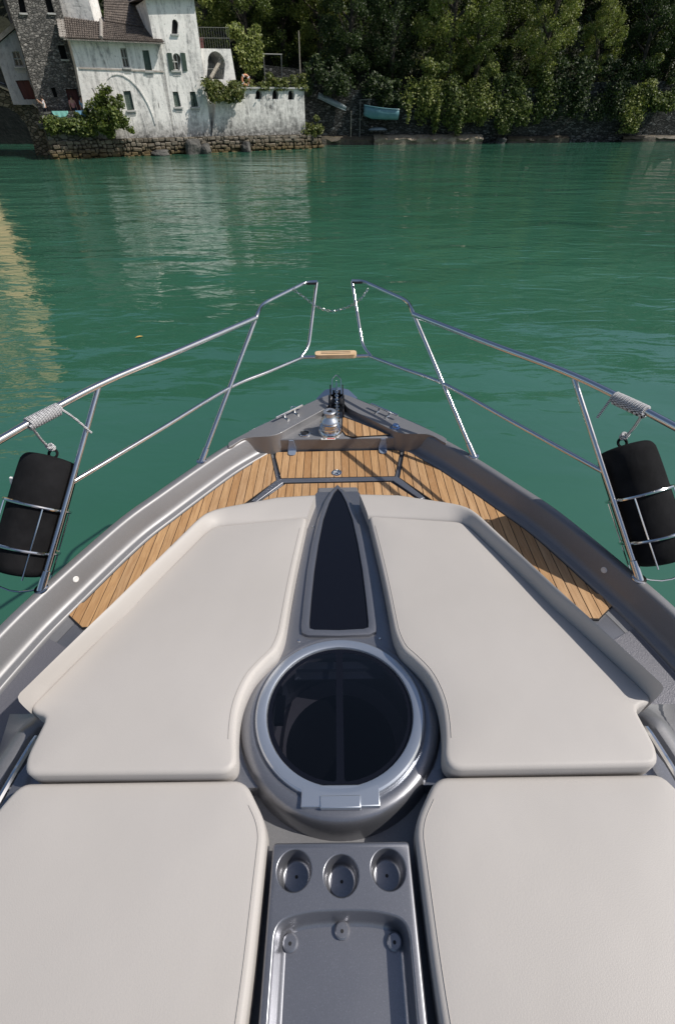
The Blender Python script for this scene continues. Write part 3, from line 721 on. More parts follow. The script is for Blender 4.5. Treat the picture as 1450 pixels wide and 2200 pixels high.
def tree(px, d, z0, height, rx, kind, label, cat='tree', name='broadleaf_tree', group=None, rz=None, low=.12):
    TRN[0] += 1; rnd = random.Random(TRN[0] * 13); p = S(px, d, z0)
    t = empty(name, Matrix.Translation(p), label, cat, group)
    link('trunk', trunk_mesh(rnd, height * .8, .05 * height ** .8).mesh('trunk', BARK), t)
    c = link('crown', crown_variant(kind, TRN[0] % 3), t); rz = rz or height * (1 - low) / 2 * 1.1
    c.location = (0, 0, height - rz); c.scale = (rx, rx * .95, rz / 1.8); c.rotation_euler = (0, 0, rnd.uniform(0, 6.28))
    return t
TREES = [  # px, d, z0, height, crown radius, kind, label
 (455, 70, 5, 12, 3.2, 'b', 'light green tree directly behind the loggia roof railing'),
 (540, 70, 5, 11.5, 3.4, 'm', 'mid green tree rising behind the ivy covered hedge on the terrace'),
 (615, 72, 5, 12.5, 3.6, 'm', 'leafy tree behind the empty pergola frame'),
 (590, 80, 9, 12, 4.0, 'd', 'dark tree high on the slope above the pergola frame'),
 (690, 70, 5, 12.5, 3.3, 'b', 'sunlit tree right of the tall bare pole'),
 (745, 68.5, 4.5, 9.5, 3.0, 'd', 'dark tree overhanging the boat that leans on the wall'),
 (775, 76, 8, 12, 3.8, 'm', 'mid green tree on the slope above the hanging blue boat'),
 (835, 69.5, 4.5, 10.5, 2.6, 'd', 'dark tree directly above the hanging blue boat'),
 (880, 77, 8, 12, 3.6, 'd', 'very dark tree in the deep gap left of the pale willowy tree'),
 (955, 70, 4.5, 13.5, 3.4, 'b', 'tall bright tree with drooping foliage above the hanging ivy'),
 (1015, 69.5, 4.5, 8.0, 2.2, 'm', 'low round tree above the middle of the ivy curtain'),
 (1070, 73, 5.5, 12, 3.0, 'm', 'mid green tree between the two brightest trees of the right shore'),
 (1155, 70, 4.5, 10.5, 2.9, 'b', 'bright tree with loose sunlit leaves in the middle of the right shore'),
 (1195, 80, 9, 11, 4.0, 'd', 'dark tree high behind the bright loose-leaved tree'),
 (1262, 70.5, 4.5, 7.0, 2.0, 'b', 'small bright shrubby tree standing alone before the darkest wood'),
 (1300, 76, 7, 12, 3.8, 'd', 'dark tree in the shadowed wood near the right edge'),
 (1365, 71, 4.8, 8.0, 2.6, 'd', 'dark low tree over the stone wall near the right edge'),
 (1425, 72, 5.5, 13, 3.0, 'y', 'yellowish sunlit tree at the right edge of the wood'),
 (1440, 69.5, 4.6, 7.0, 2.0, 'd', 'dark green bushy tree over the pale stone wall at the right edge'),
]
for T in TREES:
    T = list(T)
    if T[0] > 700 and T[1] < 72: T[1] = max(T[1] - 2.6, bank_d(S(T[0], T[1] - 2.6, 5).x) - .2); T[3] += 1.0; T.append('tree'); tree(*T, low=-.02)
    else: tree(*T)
# forest mass higher on the slope: seen as shade between the trees and mirrored in the lake
rng = np.random.default_rng(5); N = 42000
Xc = rng.uniform(-150, 170, 620); dc = 74 + rng.uniform(0, 1, 620) ** 1.1 * 62 + np.maximum(0, Xc) * .08
zc = np.array([hill_z(x, d) for x, d in zip(Xc, dc)]) + rng.uniform(2.5, 6.5, 620)
idx = rng.integers(0, 620, N); off = rng.normal(size=(N, 3)); off /= np.linalg.norm(off, axis=1)[:, None]; off *= rng.uniform(.55, 1.0, N)[:, None] * np.array([4.2, 4.2, 4.4])
P = np.stack([Xc, dc, zc], 1)[idx] + off
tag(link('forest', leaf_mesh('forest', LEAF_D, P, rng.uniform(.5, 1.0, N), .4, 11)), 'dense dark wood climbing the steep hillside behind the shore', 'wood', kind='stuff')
# undergrowth on the bank between trunks
N = 46000; nb = 260; bx = rng.uniform(-6, 56, nb); be = rng.uniform(.6, 9, nb); br_ = rng.uniform(.7, 1.7, nb); i = rng.integers(0, nb, N)
o3 = rng.normal(size=(N, 3)); o3 /= np.linalg.norm(o3, axis=1)[:, None]; o3 *= (rng.uniform(.5, 1, N) * br_[i])[:, None]; X = bx[i] + o3[:, 0]
bz = np.array([3.9 + e * .8 + rng.uniform(0, 1.6) for e in be]); d = np.array([bank_d(x) for x in bx])[i] + be[i] + o3[:, 1]; z = bz[i] + o3[:, 2]
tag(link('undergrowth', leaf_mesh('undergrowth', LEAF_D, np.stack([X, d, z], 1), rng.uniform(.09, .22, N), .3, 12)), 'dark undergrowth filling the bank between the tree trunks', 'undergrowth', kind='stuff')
def curtain(px0, px1, ytop, ybot, kind, label, n=5200, d_off=-.5, seed=1, cat='ivy', name='hanging_ivy', F=None):
    """ivy hanging in strands down the wall: ragged lower edge, bulging outwards"""
    F = F or FR; rng = np.random.default_rng(seed); a, b_ = F(px0, ytop), F(px1, ytop); zt_ = a.z; zb = F(.5 * (px0 + px1), ybot).z; L = b_.x - a.x
    ns = max(6, int(L / .26)); H = zt_ - zb; sx = rng.uniform(0, L, ns); t0 = (rng.uniform(-.1, .5, ns) + .18 * np.sin(sx * 1.1 + seed)) * H; ln = np.minimum(H * rng.uniform(.35, 1.05, ns), H * 1.08 - t0); bul = rng.uniform(.1, 1.0, ns)
    wgt = ln * rng.uniform(.4, 1.3, ns); i = rng.choice(ns, n, p=wgt / wgt.sum()); t = rng.uniform(0, 1, n) ** .85; wid = rng.uniform(.12, .55, ns)
    x = sx[i] + rng.normal(0, 1, n) * wid[i] * (1.1 - .5 * t); z = zt_ - t0[i] - t * ln[i] + rng.normal(0, .07, n); y = d_off - bul[i] * np.sin(np.minimum(t * 2.4, 2.6)) * .8 + rng.normal(0, .14, n)
    nm = max(3, int(L / .9)); mx = rng.uniform(0, L, nm); mr = rng.uniform(.3, .85, nm) * min(1, H / 2.2); top = rng.uniform(0, 1, n) < .30; k = rng.integers(0, nm, n); o3 = rng.normal(size=(n, 3)); o3 /= np.linalg.norm(o3, axis=1)[:, None]; o3 *= (rng.uniform(.3, 1, n) * mr[k])[:, None]
    mz = zt_ - rng.uniform(-.35, .45, nm) * H
    z = np.where(top, mz[k] + o3[:, 2] * .8, z); y = np.where(top, d_off + .1 + o3[:, 1], y); x = np.where(top, mx[k] + o3[:, 0] * 1.1, x)
    o0 = a + Vector((L / 2, 0, 0)); P = np.stack([x + a.x - o0.x, y, z - zb], 1)
    o = link(name, leaf_mesh(name, {'d': LEAF_D, 'm': LEAF_M, 'b': LEAF_B, 'y': LEAF_Y}[kind], P, rng.uniform(.07, .16, n), .2, seed, face=np.array([0, -.7, 0])))
    o.matrix_world = F.M @ Matrix.Translation((o0.x, 0, zb)); return tag(o, label, cat)
curtain(868, 940, 172, 268, 'b', 'sunlit ivy hanging over the ledge right of the blue boat', 6500, seed=21)
curtain(935, 1000, 180, 282, 'm', 'ivy curtain with long trailing strands in the middle of the ledge', 6500, seed=22)
curtain(1000, 1060, 178, 262, 'b', 'bright ivy tuft hanging above the dark gap in the ledge', 5500, seed=23)
curtain(1062, 1110, 180, 278, 'm', 'narrow ivy strand hanging right of the dark gap', 4500, seed=24)
curtain(1110, 1180, 170, 262, 'm', 'loose ivy hanging below the bright loose-leaved tree', 5500, seed=25)
curtain(1355, 1400, 160, 275, 'b', 'sunlit ivy column climbing the stone wall near the right edge', 6000, seed=26)
curtain(1190, 1350, 150, 250, 'd', 'dark overhanging bushes in the shadow left of the right ivy column', 9000, seed=27)
curtain(655, 740, 140, 200, 'd', 'dark creepers over the wall above the leaning boat', 6000, seed=28)
curtain(790, 870, 170, 228, 'd', 'dark creepers behind the hanging blue boat', 5000, seed=29, d_off=.0)
curtain(1380, 1450, 190, 235, 'm', 'creeper over the top of the pale stone wall at the right edge', 4500, seed=30)
# planting on the house terraces
curtain(440, 505, 172, 215, 'y', 'yellow green creeper spilling from the loggia balcony', 4200, seed=31, F=Face(.35), d_off=-.25, name='balcony_creeper', cat='creeper')
def planting(px0, px1, ybase, F, n, hmin, hmax, kind, label, name, cat, seed, depth=.5):
    """row of bushy plants of uneven height growing up from a line"""
    rng = np.random.default_rng(seed); a, b_ = F(px0, ybase), F(px1, ybase); L = b_.x - a.x; nc = max(4, int(L / .4)); cx_ = rng.uniform(0, L, nc); hh = rng.uniform(hmin, hmax, nc); i = rng.integers(0, nc, n)
    t = rng.uniform(0, 1, n); x = cx_[i] + rng.normal(0, .20, n) * (1.1 - .5 * t); z = t * hh[i] - .12; y = rng.normal(0, depth * .5, n) - .1
    P = np.stack([x - L / 2, y, z], 1); o = link(name, leaf_mesh(name, {'d': LEAF_D, 'm': LEAF_M, 'b': LEAF_B, 'y': LEAF_Y}[kind], P, rng.uniform(.06, .15, n), .1, seed, face=np.array([0, -.6, 0])))
    o.matrix_world = F.M @ Matrix.Translation((a.x + L / 2, 0, a.z)); return tag(o, label, cat)
planting(512, 654, 190, Face(.75), 5200, .3, 1.25, 'y', 'planted border with yellow green leaves along the top of the terrace wall', 'terrace_border', 'plants', 32)
curtain(500, 553, 75, 160, 'b', 'ivy covered hedge column at the left end of the terrace', 6500, seed=33, F=Face(2.6), d_off=-.2, name='ivy_hedge', cat='hedge')
curtain(655, 684, 262, 290, 'y', 'small plants on the footing at the right corner of the terrace wall', 1500, seed=34, F=Face(.6), d_off=-.1, name='corner_plants', cat='plants')
curtain(100, 185, 258, 290, 'm', 'ivy hanging under the terrace parapet where the towel lies', 4500, seed=35, F=Face(-.05), d_off=-.1, name='parapet_ivy', cat='ivy')
p = Face(-.8).p + Vector((0, 0, 0)); FBu = Face(-.6); q = FBu(247, 300)
bu = empty('fig_bush', FBu.M @ Matrix.Translation(q), 'large leafy fig bush against the white house at the footing', 'bush')
rng = np.random.default_rng(77); P = crown_points(rng, 7500, 1.75, 1.95, 70, .2); P[:, 2] *= .88; P[:, 2] += 1.55; P[:, 0] += .12 * (P[:, 2] - 1.6)
link('crown', leaf_mesh('crown', LEAF_M, P, rng.uniform(.07, .16, len(P)), .3, 78), bu)
mb = MB()
for k in range(5): mb.tube([Vector((0, .1, -.3)), Vector((random.uniform(-.5, .5), 0, 1.4)), Vector((random.uniform(-1.2, 1.0), random.uniform(-.4, .4), 3.2))], [.07, .05, .02], 6)
link('trunk', mb.mesh('trunk', BARK), bu)

# ================================================================== SHORE OBJECTS
def rock(px, y, sx, sz, label, seed, F=None):
    F = F or Face(-.55); q = F(px, y); q.z = .1; rnd = random.Random(seed)
    bm = bmesh.new(); bmesh.ops.create_icosphere(bm, subdivisions=3, radius=1)
    ph = [rnd.uniform(0, 6) for _ in range(6)]
    for v in bm.verts:
        c = v.co; n = 1 + .16 * math.sin(3 * c.x + ph[0]) * math.cos(2.6 * c.y + ph[1]) + .12 * math.sin(5 * c.z + ph[2] + 2 * c.x) + .06 * math.sin(9 * c.y + ph[3] + 4 * c.z)
        c = c * n; c.x = max(-.85, min(.8, c.x)); c.z = min(.82, c.z + .15 * c.x); v.co = Vector((c.x * sx, c.y * .7, c.z * sz))
    me = bpy.data.meshes.new('boulder'); bm.to_mesh(me); bm.free(); me.materials.append(ROCK)
    o = link('boulder', me); o.matrix_world = F.M @ Matrix.Translation(q); tag(o, label, 'rock', 'boulders at the footing')
rock(415, 318, .85, 1.15, 'large dark boulder at the waterline below the tall white block', 1); rock(440, 320, .6, .75, 'smaller dark boulder just right of the large one', 2)
rock(528, 312, .45, .8, 'upright dark stone block against the footing under the first arch', 3); rock(345, 328, .9, .35, 'low flat rock in the water below the blind arch', 4)
rock(1075, 301, .6, .5, 'yellow brown rock at the waterline beside the dark gap', 5, Face(-.5, RA, UR))
# pale-blue rowing boat hanging on its davit
def dinghy(name, M, L, B, H, mat, label, stripe=True):
    t = empty(name, M, label, 'boat'); mb = MB(); rows = []; n = 16
    for k in range(n + 1):
        u = k / n; wdt = B / 2 * (math.sin(min(1, (1 - u) * 1.9) * math.pi / 2) ** .8) * (1 - .12 * (u < .01)) if u < 1 else .01
        sheer = H * (1 + .28 * u ** 2); keel = H * .62 * max(0, u - .72) ** 1.4 * 3.2; x = (u - .5) * L
        rows.append([Vector((x, wdt * math.sin(q) , keel + (sheer - keel) * (1 - math.cos(q) ** .55 if math.cos(q) > 0 else 1))) for q in [math.pi / 2 * s_ for s_ in (-1, -.82, -.6, -.35, -.12, .12, .35, .6, .82, 1)]])
    mb.loft(rows); mb.add(rows[0], [tuple(range(10))])
    h = link('hull', mb.mesh('hull', mat), t); so_ = h.modifiers.new('s', 'SOLIDIFY'); so_.thickness = .05
    for s_ in (0, -1):
        g = MB().tube([r_[s_] for r_ in rows], .045, 6); link('gunwale', g.mesh('gunwale', mat), t)
    for k in (4, 8): g = MB().box(((k / n - .5) * L, 0, H * .72), (.26, B * .8, .04)); link('thwart', g.mesh('thwart', OLDWOOD), t)
    if stripe:
        g = MB().tube([rows[k][0].lerp(rows[k][1], .55) * 1.0 + Vector((0, -.012, 0)) for k in range(2, 13)], .035, 4); link('stripe', g.mesh('stripe', BLUECL), t)
    return t
q = FR(813, 256) + Vector((0, -1.0, 0))
dinghy('rowing_boat', FR.M @ Matrix.Translation(q) @ Matrix.Rotation(R(1.5), 4, 'Y') @ Matrix.Rotation(math.pi, 4, 'Z'), 3.6, 1.2, .85, DINGHY, 'pale blue rowing boat hanging from a davit against the dark wall')
dv = empty('davit', FR.M @ Matrix.Translation(FR(772, 262) + Vector((0, -.3, 0))), 'grey metal davit frame holding the bow of the blue rowing boat', 'davit'); mb = MB()
mb.tube([(0, 0, -1.6), (0, 0, 1.75)], .05, 6); mb.tube([(0, 0, 1.75), (1.0, -.6, 1.8)], .05, 6); mb.tube([(0, 0, 0), (.8, -.5, 1.75)], .03, 5); mb.tube([(.8, -.5, 1.75), (.9, -.6, 1.1)], .02, 5)
link('arm', mb.mesh('arm', IRON), dv); link('post', MB().tube([(-.95, 0, -1.9), (-.95, 0, .9)], .045, 6).mesh('post', OLDWOOD), dv)
a, b_ = FR(684, 199) + Vector((0, -.5, 0)), FR(744, 227) + Vector((0, -.5, 0)); dv_ = (b_ - a); ln = dv_.length
dinghy('upturned_boat', FR.M @ Matrix.Translation((a + b_) / 2) @ Matrix.Rotation(math.atan2(-dv_.z, dv_.x), 4, 'Y') @ Matrix.Rotation(R(200), 4, 'X'), ln, .7, .32, DINGHY_W, 'grey white upturned boat leaning on the slope left of the blue boat', False)
q = FR(808, 277) + Vector((0, -.75, 0)); o = link('folded_tarp', MB().lathe([(0, .16), (.45, .14), (.8, .06), (.95, -.06)], Matrix.Diagonal((1.1, .4, 1, 1)), 14).mesh('folded_tarp', DINGHY_W)); o.matrix_world = FR.M @ Matrix.Translation(q); tag(o, 'pale folded tarp lying on the ledge below the blue boat', 'tarp')
# lifebuoy, pergola, poles
q = Face(.3)(528, 172); lb = empty('lifebuoy', Face(.3).M @ Matrix.Translation(q), 'faded orange lifebuoy hanging on the terrace plants', 'lifebuoy')
ringp = [Vector((.33 * math.cos(t), 0, .33 * math.sin(t))) for t in (2 * math.pi * k / 24 for k in range(24))]
link('ring', MB().tube(ringp, .09, 8, closed=True).mesh('ring', BUOY), lb)
mb = MB()
for k in range(4):
    t = k * math.pi / 2 + .6; mb.box((.33 * math.cos(t), 0, .33 * math.sin(t)), (.2, .2, .08), Matrix.Rotation(-t, 3, 'Y'))
link('band', mb.mesh('band', WHITEPL), lb)
F2 = Face(2.4); pg = empty('pergola_frame', F2.M @ Matrix.Translation(F2(585, 170)), 'thin empty metal pergola frame on the terrace', 'pergola'); o0 = F2(585, 170)
for (x0, y0, x1, y1) in ((569, 168, 566, 117), (606, 168, 604, 117), (532, 168, 530, 118)):
    link('post', MB().tube([F2(x0, y0) - o0 - Vector((0, 0, .6)), F2(x1, y1) - o0], .045, 6).mesh('post', IRON), pg)
link('beam', MB().tube([F2(528, 119) - o0, F2(565, 116) - o0, F2(606, 117) - o0], .045, 6).mesh('beam', IRON), pg)
mb = MB()
for k in range(5): mb.tube([F2(566 + k * 9, 117) - o0, F2(566 + k * 9, 117) - o0 + Vector((0, 2.2, .1))], .03, 5)
link('rafter', mb.mesh('rafter', IRON), pg)
F3 = Face(1.4); q = F3(645, 162); o = link('tall_pole', MB().tube([(0, 0, -.8), (.02, 0, F3(645, 66).z - q.z)], [.06, .045], 7).mesh('tall_pole', OLDWOOD)); o.matrix_world = F3.M @ Matrix.Translation(q); tag(o, 'tall bare pole at the right end of the terrace', 'pole')
# cloths on the parapet
def cloth(px0, px1, y0, y1, mat, label, seed):
    F = Face(-.02); a = F(px0, y0); b_ = F(px1, y0); zb = F(px0, y1).z; mb = MB(); rows = []
    for i in range(13):
        u = i / 12; row = []
        for k in range(8):
            v = k / 7; sag = math.sin(u * math.pi) ** .6
            if k == 0: row.append(Vector((a.x + (b_.x - a.x) * u, .55, a.z + .05))); continue
            vv = (k - 1) / 6; row.append(Vector((a.x + (b_.x - a.x) * u, -.04 - .04 * math.sin(u * 19 + seed) * vv, a.z + .07 - (a.z - zb) * vv * (.25 + .75 * sag))))
        rows.append(row)
    o0 = (a + b_) / 2; me = mb.loft(rows).mesh('towel', mat); me.transform(Matrix.Translation(-o0)); o = link('towel', me); o.matrix_world = F.M @ Matrix.Translation(o0)
    s_ = o.modifiers.new('s', 'SOLIDIFY'); s_.thickness = .015; tag(o, label, 'towel', 'cloths on the parapet')
cloth(112, 147, 241, 256, TOWEL, 'turquoise towel draped over the mossy parapet', 1); cloth(163, 186, 240, 257, BLUECL, 'blue patterned cloth hanging from the parapet by the fig bush', 2)
# people on the terrace
def person(q, face, pose, shirt, legs_mat, label, F):
    """one continuous skinned body; clothing and hair as children"""
    J = {'hip': (0, 0, .93), 'belly': (0, .01, 1.1), 'chest': (0, .02, 1.32), 'neck': (0, .01, 1.47), 'head': (0, -.02, 1.60), 'crown': (0, -.01, 1.70)}
    E_ = [('hip', 'belly'), ('belly', 'chest'), ('chest', 'neck'), ('neck', 'head'), ('head', 'crown')]
    rad = {'hip': .135, 'belly': .125, 'chest': .145, 'neck': .055, 'head': .095, 'crown': .07}
    for s_, n in ((-1, 'l'), (1, 'r')):
        J['sh' + n] = (s_ * .185, .02, 1.40); rad['sh' + n] = .06
        if pose == 'photo': J['el' + n] = (s_ * .24, -.16, 1.22); J['wr' + n] = (s_ * .09, -.36, 1.44); J['ha' + n] = (s_ * .05, -.40, 1.51)
        elif pose == 'sit': J['el' + n] = (s_ * .26, -.05, 1.13); J['wr' + n] = (s_ * .16, -.28, 1.02); J['ha' + n] = (s_ * .13, -.36, 1.02)
        else: J['el' + n] = (s_ * .25, .03, 1.13); J['wr' + n] = (s_ * .26, -.04, .89); J['ha' + n] = (s_ * .255, -.06, .80)
        if pose == 'sit': J['kn' + n] = (s_ * .14, -.44, .95); J['an' + n] = (s_ * .13, -.46, .52); J['to' + n] = (s_ * .14, -.62, .47)
        else: J['kn' + n] = (s_ * .11, -.02, .50); J['an' + n] = (s_ * .10, .02, .09); J['to' + n] = (s_ * .12, -.15, .04)
        for a, b_, r_ in (('sh', 'el', .045), ('el', 'wr', .032), ('wr', 'ha', .034)): E_.append((a + n, b_ + n)); rad[b_ + n] = r_
        J['th' + n] = (s_ * .10, 0, .88); rad['th' + n] = .085; E_.append(('hip', 'th' + n)); E_.append(('th' + n, 'kn' + n)); E_.append(('kn' + n, 'an' + n)); E_.append(('an' + n, 'to' + n)); E_.append(('chest', 'sh' + n))
        rad['kn' + n] = .058; rad['an' + n] = .042; rad['to' + n] = .035
    names = list(J)
    def skin(keys, grow, name, mat, parent):
        ids = {k: i for i, k in enumerate(keys)}; me = bpy.data.meshes.new(name); me.from_pydata([J[k] for k in keys], [(ids[a], ids[b_]) for a, b_ in E_ if a in ids and b_ in ids], [])
        o = link(name, me); sk = o.modifiers.new('skin', 'SKIN'); sb = o.modifiers.new('sub', 'SUBSURF'); sb.levels = sb.render_levels = 1
        for i, k in enumerate(keys): v = me.skin_vertices[0].data[i]; v.radius = (rad[k] + grow,) * 2; v.use_root = (i == 0)
        dg = bpy.context.evaluated_depsgraph_get(); m2 = bpy.data.meshes.new_from_object(o.evaluated_get(dg)); bpy.data.objects.remove(o)
        for p_ in m2.polygons: p_.use_smooth = True
        m2.name = name; m2.materials.clear(); m2.materials.append(mat); return link(name, m2, parent)
    M = F.M @ Matrix.Translation(q) @ Matrix.Rotation(face, 4, 'Z'); root = empty('person', M, label, 'person')
    skin(names, 0, 'body', SKIN, root)
    skin(['belly', 'hip', 'chest', 'shl', 'shr', 'ell', 'elr'], .014, 'shirt', shirt, root)
    skin(['hip', 'thl', 'thr', 'knl', 'knr', 'anl', 'anr'], .012, 'trousers', legs_mat, root)
    mb = MB().lathe([(.0, .115), (.06, .10), (.098, .05), (.105, 0), (.098, -.06), (.08, -.10)], Matrix.Translation((0, .015, 1.635)), 14); link('hair', mb.mesh('hair', HAIR), root)
    return root
FPp = Face(1.3)
def stand(px, depth, feet): F = Face(depth); q = F(px, 235); q.z = feet; return F, q
F, q = stand(98, .95, TERZ); person(q, R(-75), 'photo', WHITECL, DARKCL, 'person in a white shirt photographing with raised hands at the parapet', F)
F, q = stand(160, 1.7, TERZ); person(q, R(10), 'stand', PINKCL, DARKCL, 'person in a pink top in front of the red door', F)
F, q = stand(182, 1.0, TERZ); person(q, R(-20), 'stand', BLUECL, DARKCL, 'person in a blue shirt between the red door and the fig bush', F)
# floating leaf
p = G(299, 724, .012); mb = MB().add([(-.08, -.01, 0), (-.025, .035, .012), (.03, .028, .018), (.09, .0, .006), (.035, -.035, .018), (-.02, -.038, .012), (.0, 0, .004)], [(0, 1, 6), (1, 2, 6), (2, 3, 6), (3, 4, 6), (4, 5, 6), (5, 0, 6)])
o = link('fallen_leaf', mb.mesh('fallen_leaf', plain('yellow_leaf', (.60, .38, .10), .6))); o.location = p; o.rotation_euler = (0, 0, .3); tag(o, 'yellow fallen leaf floating on the green water left of the bow', 'leaf')
#@BOAT
# ================================================================== MOTORBOAT
BM = Matrix.Translation((.018 + .036, 0, 0)) @ Matrix.Rotation(R(.4), 4, 'Z') @ Matrix.Rotation(R(-1.05), 4, 'Y')
boat = Thing('motorboat', BM, (0, 0, 0), 'foredeck of a grey motorboat with teak planking and steel bow rails', 'boat')
ZT, ZCAP, ZWING, ZWELL = 1.88, 2.02, 2.03, 1.98
SHEER = [(.067, 3.416), (.165, 3.323), (.39, 3.115), (.604, 2.909), (.786, 2.709), (.925, 2.516), (1.118, 2.222), (1.274, 1.968), (1.478, 1.507), (1.575, 1.25), (1.70, .8), (1.83, .2), (1.95, -.8), (2.03, -2.2), (2.05, -5.0)]
shp = resample(catmull([(x, y, 0) for x, y in SHEER], 8), .06)
nrm = []
for i in range(len(shp)):
    t = (shp[min(i + 1, len(shp) - 1)] - shp[max(i - 1, 0)]).normalized(); nrm.append(Vector((t.y, -t.x, 0)) if t.y < 0 else Vector((-1, 0, 0)))
nrm = [Vector((-abs(n.x), -abs(n.y), 0)).normalized() for n in nrm]
def off(i, o, z): p = shp[i] + nrm[i] * o; return Vector((max(p.x, 0.0), p.y, z))
SEC = [(.75, -.4), (.50, .5), (.22, 1.2), (.06, 1.75), (.012, 1.93), (0, 1.99), (.004, 2.008), (.014, 2.018), (.024, ZCAP), (.046, ZCAP), (.056, 2.015), (.063, 2.004), (.085, 1.925), (.093, 1.905), (.105, 1.893), (.112, 1.889), (.135, 1.888), (.142, 1.884), (.146, 1.872), (.20, 1.868)]
rows = [[off(i, o, z) for o, z in SEC] for i in range(len(shp))]
hull = boat.part('hull', MB().loft(rows).mirror(), GEL_D, smooth=50)
# deck sheet between the bulwarks
rows = [[off(i, .19, 1.866), Vector((0, off(i, .19, 0).y, 1.866))] for i in range(len(shp))]
boat.part('deck', MB().loft(rows).mirror(), GEL)
# non-slip side decks aft of the teak
def ext(x, y, z): return Vector((x, y, z))
iA = [i for i in range(len(shp)) if -3.0 < shp[i].y < 1.36]
for s_ in (1, -1):
    rows = [[off(i, .155, 1.8735), Vector((off(i, .155, 0).x - .62, off(i, .155, 0).y - .30, 1.8735))] for i in iA]
    mb = MB().loft(rows); boat.part('side_deck', mb if s_ > 0 else mb.flipx(), GRIP)
# bow wings round the anchor well
W_OUT = [off(i, .006, 0) for i in range(len(shp)) if 2.70 < shp[i].y < 3.40]
wp = [Vector((.058, 3.405, 0))] + W_OUT + [Vector((.745, 2.66, 0)), Vector((.66, 2.78, 0)), Vector((.60, 2.80, 0)), Vector((.47, 2.805, 0)), Vector((.415, 2.83, 0)), Vector((.082, 3.185, 0)), Vector((.058, 3.25, 0))]
wp = resample(fillet(wp, [0] + [0] * len(W_OUT) + [.03, .05, .04, .03, .03, .04, .02], 4), .03)
for s_ in (1, -1):
    mb = MB().prism([Vector((p.x, p.y, 1.80)) for p in wp], [Vector((p.x, p.y, ZWING)) for p in wp])
    boat.part('bow_wing', mb if s_ > 0 else mb.flipx(), GEL_D, bev=(.010, 3, 50))
wl = [(-.50, 2.84), (.50, 2.84), (.12, 3.22), (-.12, 3.22)]
boat.part('anchor_well', MB().prism([Vector((x, y, 1.70)) for x, y in wl], [Vector((x, y, ZWELL)) for x, y in wl]), GEL_D, bev=(.010, 3))

# ---- teak: every plank is its own piece, clipped to its panel
def clip(poly, a, c, keep_ge):
    """clip polygon by x >= c or x <= c"""
    out = []; n = len(poly)
    ins = (lambda p: p.x >= c) if keep_ge else (lambda p: p.x <= c)
    for i in range(n):
        p, q = poly[i], poly[(i + 1) % n]
        if ins(p): out.append(p)
        if ins(p) != ins(q): out.append(p.lerp(q, (c - p.x) / (q.x - p.x)))
    return out
def offset_poly(P, o):
    n = len(P); out = []; A = sum(P[i].x * P[(i + 1) % n].y - P[(i + 1) % n].x * P[i].y for i in range(n)); sg = 1 if A > 0 else -1
    for i in range(n):
        a, b, c = P[i - 1], P[i], P[(i + 1) % n]; t1, t2 = (b - a).normalized(), (c - b).normalized()
        n1, n2 = Vector((-t1.y, t1.x, 0)) * sg, Vector((-t2.y, t2.x, 0)) * sg; m = n1 + n2; l = m.length
        m = m / l if l > 1e-6 else n1; k = max(.35, m.dot(n1)); out.append(b + m * (o / k))
    return out
PITCH = .0525
def teak_panel(poly, z, name='teak_panel', margin=.006):
    P = [Vector((p[0], p[1], 0)) for p in poly]
    base = boat.part(name, MB().prism([Vector((p.x, p.y, z - .02)) for p in P], [Vector((p.x, p.y, z - .0025)) for p in P]), CAULK)
    Q = offset_poly(P, margin); x0, x1 = min(p.x for p in Q), max(p.x for p in Q); k = math.floor(x0 / PITCH - .5); rnd = random.Random(int(x0 * 1000))
    while (k + .5) * PITCH < x1:
        a, b = (k + .5) * PITCH + .0024, (k + 1.5) * PITCH - .0024; c = clip(clip(Q, None, a, True), None, b, False); k += 1
        if len(c) < 3: continue
        ar_ = abs(sum(c[i].x * c[(i + 1) % len(c)].y - c[(i + 1) % len(c)].x * c[i].y for i in range(len(c)))) / 2
        if ar_ < 2e-4: continue
        dz = rnd.uniform(-.0004, .0006)
        o = boat.part('plank', MB().prism([Vector((p.x, p.y, z - .01)) for p in c], [Vector((p.x, p.y, z + dz)) for p in c]), TEAK, parent=base, smooth=0)
    return base
H_T = ZC - ZT
def T(hx, y): p = U(hx, y, H_T); return (p.x, p.y)
cx1, cx2 = T(137, 968), T(123, 1026)
teak_panel([(-cx1[0], cx1[1]), (cx1[0], cx1[1]), cx2, (-cx2[0], cx2[1])], ZT)
b1, b2 = T(113, 1036), T(172, 1076); teak_panel([(-b1[0], b1[1]), b1, b2, (b2[0], 1.75), (-b2[0], 1.75), (-b2[0], b2[1])], ZT - .001)
edge = [off(i, .150, 0) for i in range(len(shp)) if 1.47 < shp[i].y < 2.80]
e1_, e2_ = T(599, 1293), T(556, 1340)
side = [T(143, 968), T(163, 958)] + [(p.x, p.y) for p in edge if p.y < T(163, 958)[1] - .03 and p.y > e1_[1] + .03] + [(e1_[0] - .005, e1_[1]), (e1_[0] - .025, e1_[1] - .03), e2_, (e2_[0] - .30, e2_[1] + .02), (.62, 1.9), T(200, 1078), T(131, 1029)]
teak_panel(side, ZT); teak_panel([(-x, y) for x, y in side][::-1], ZT)
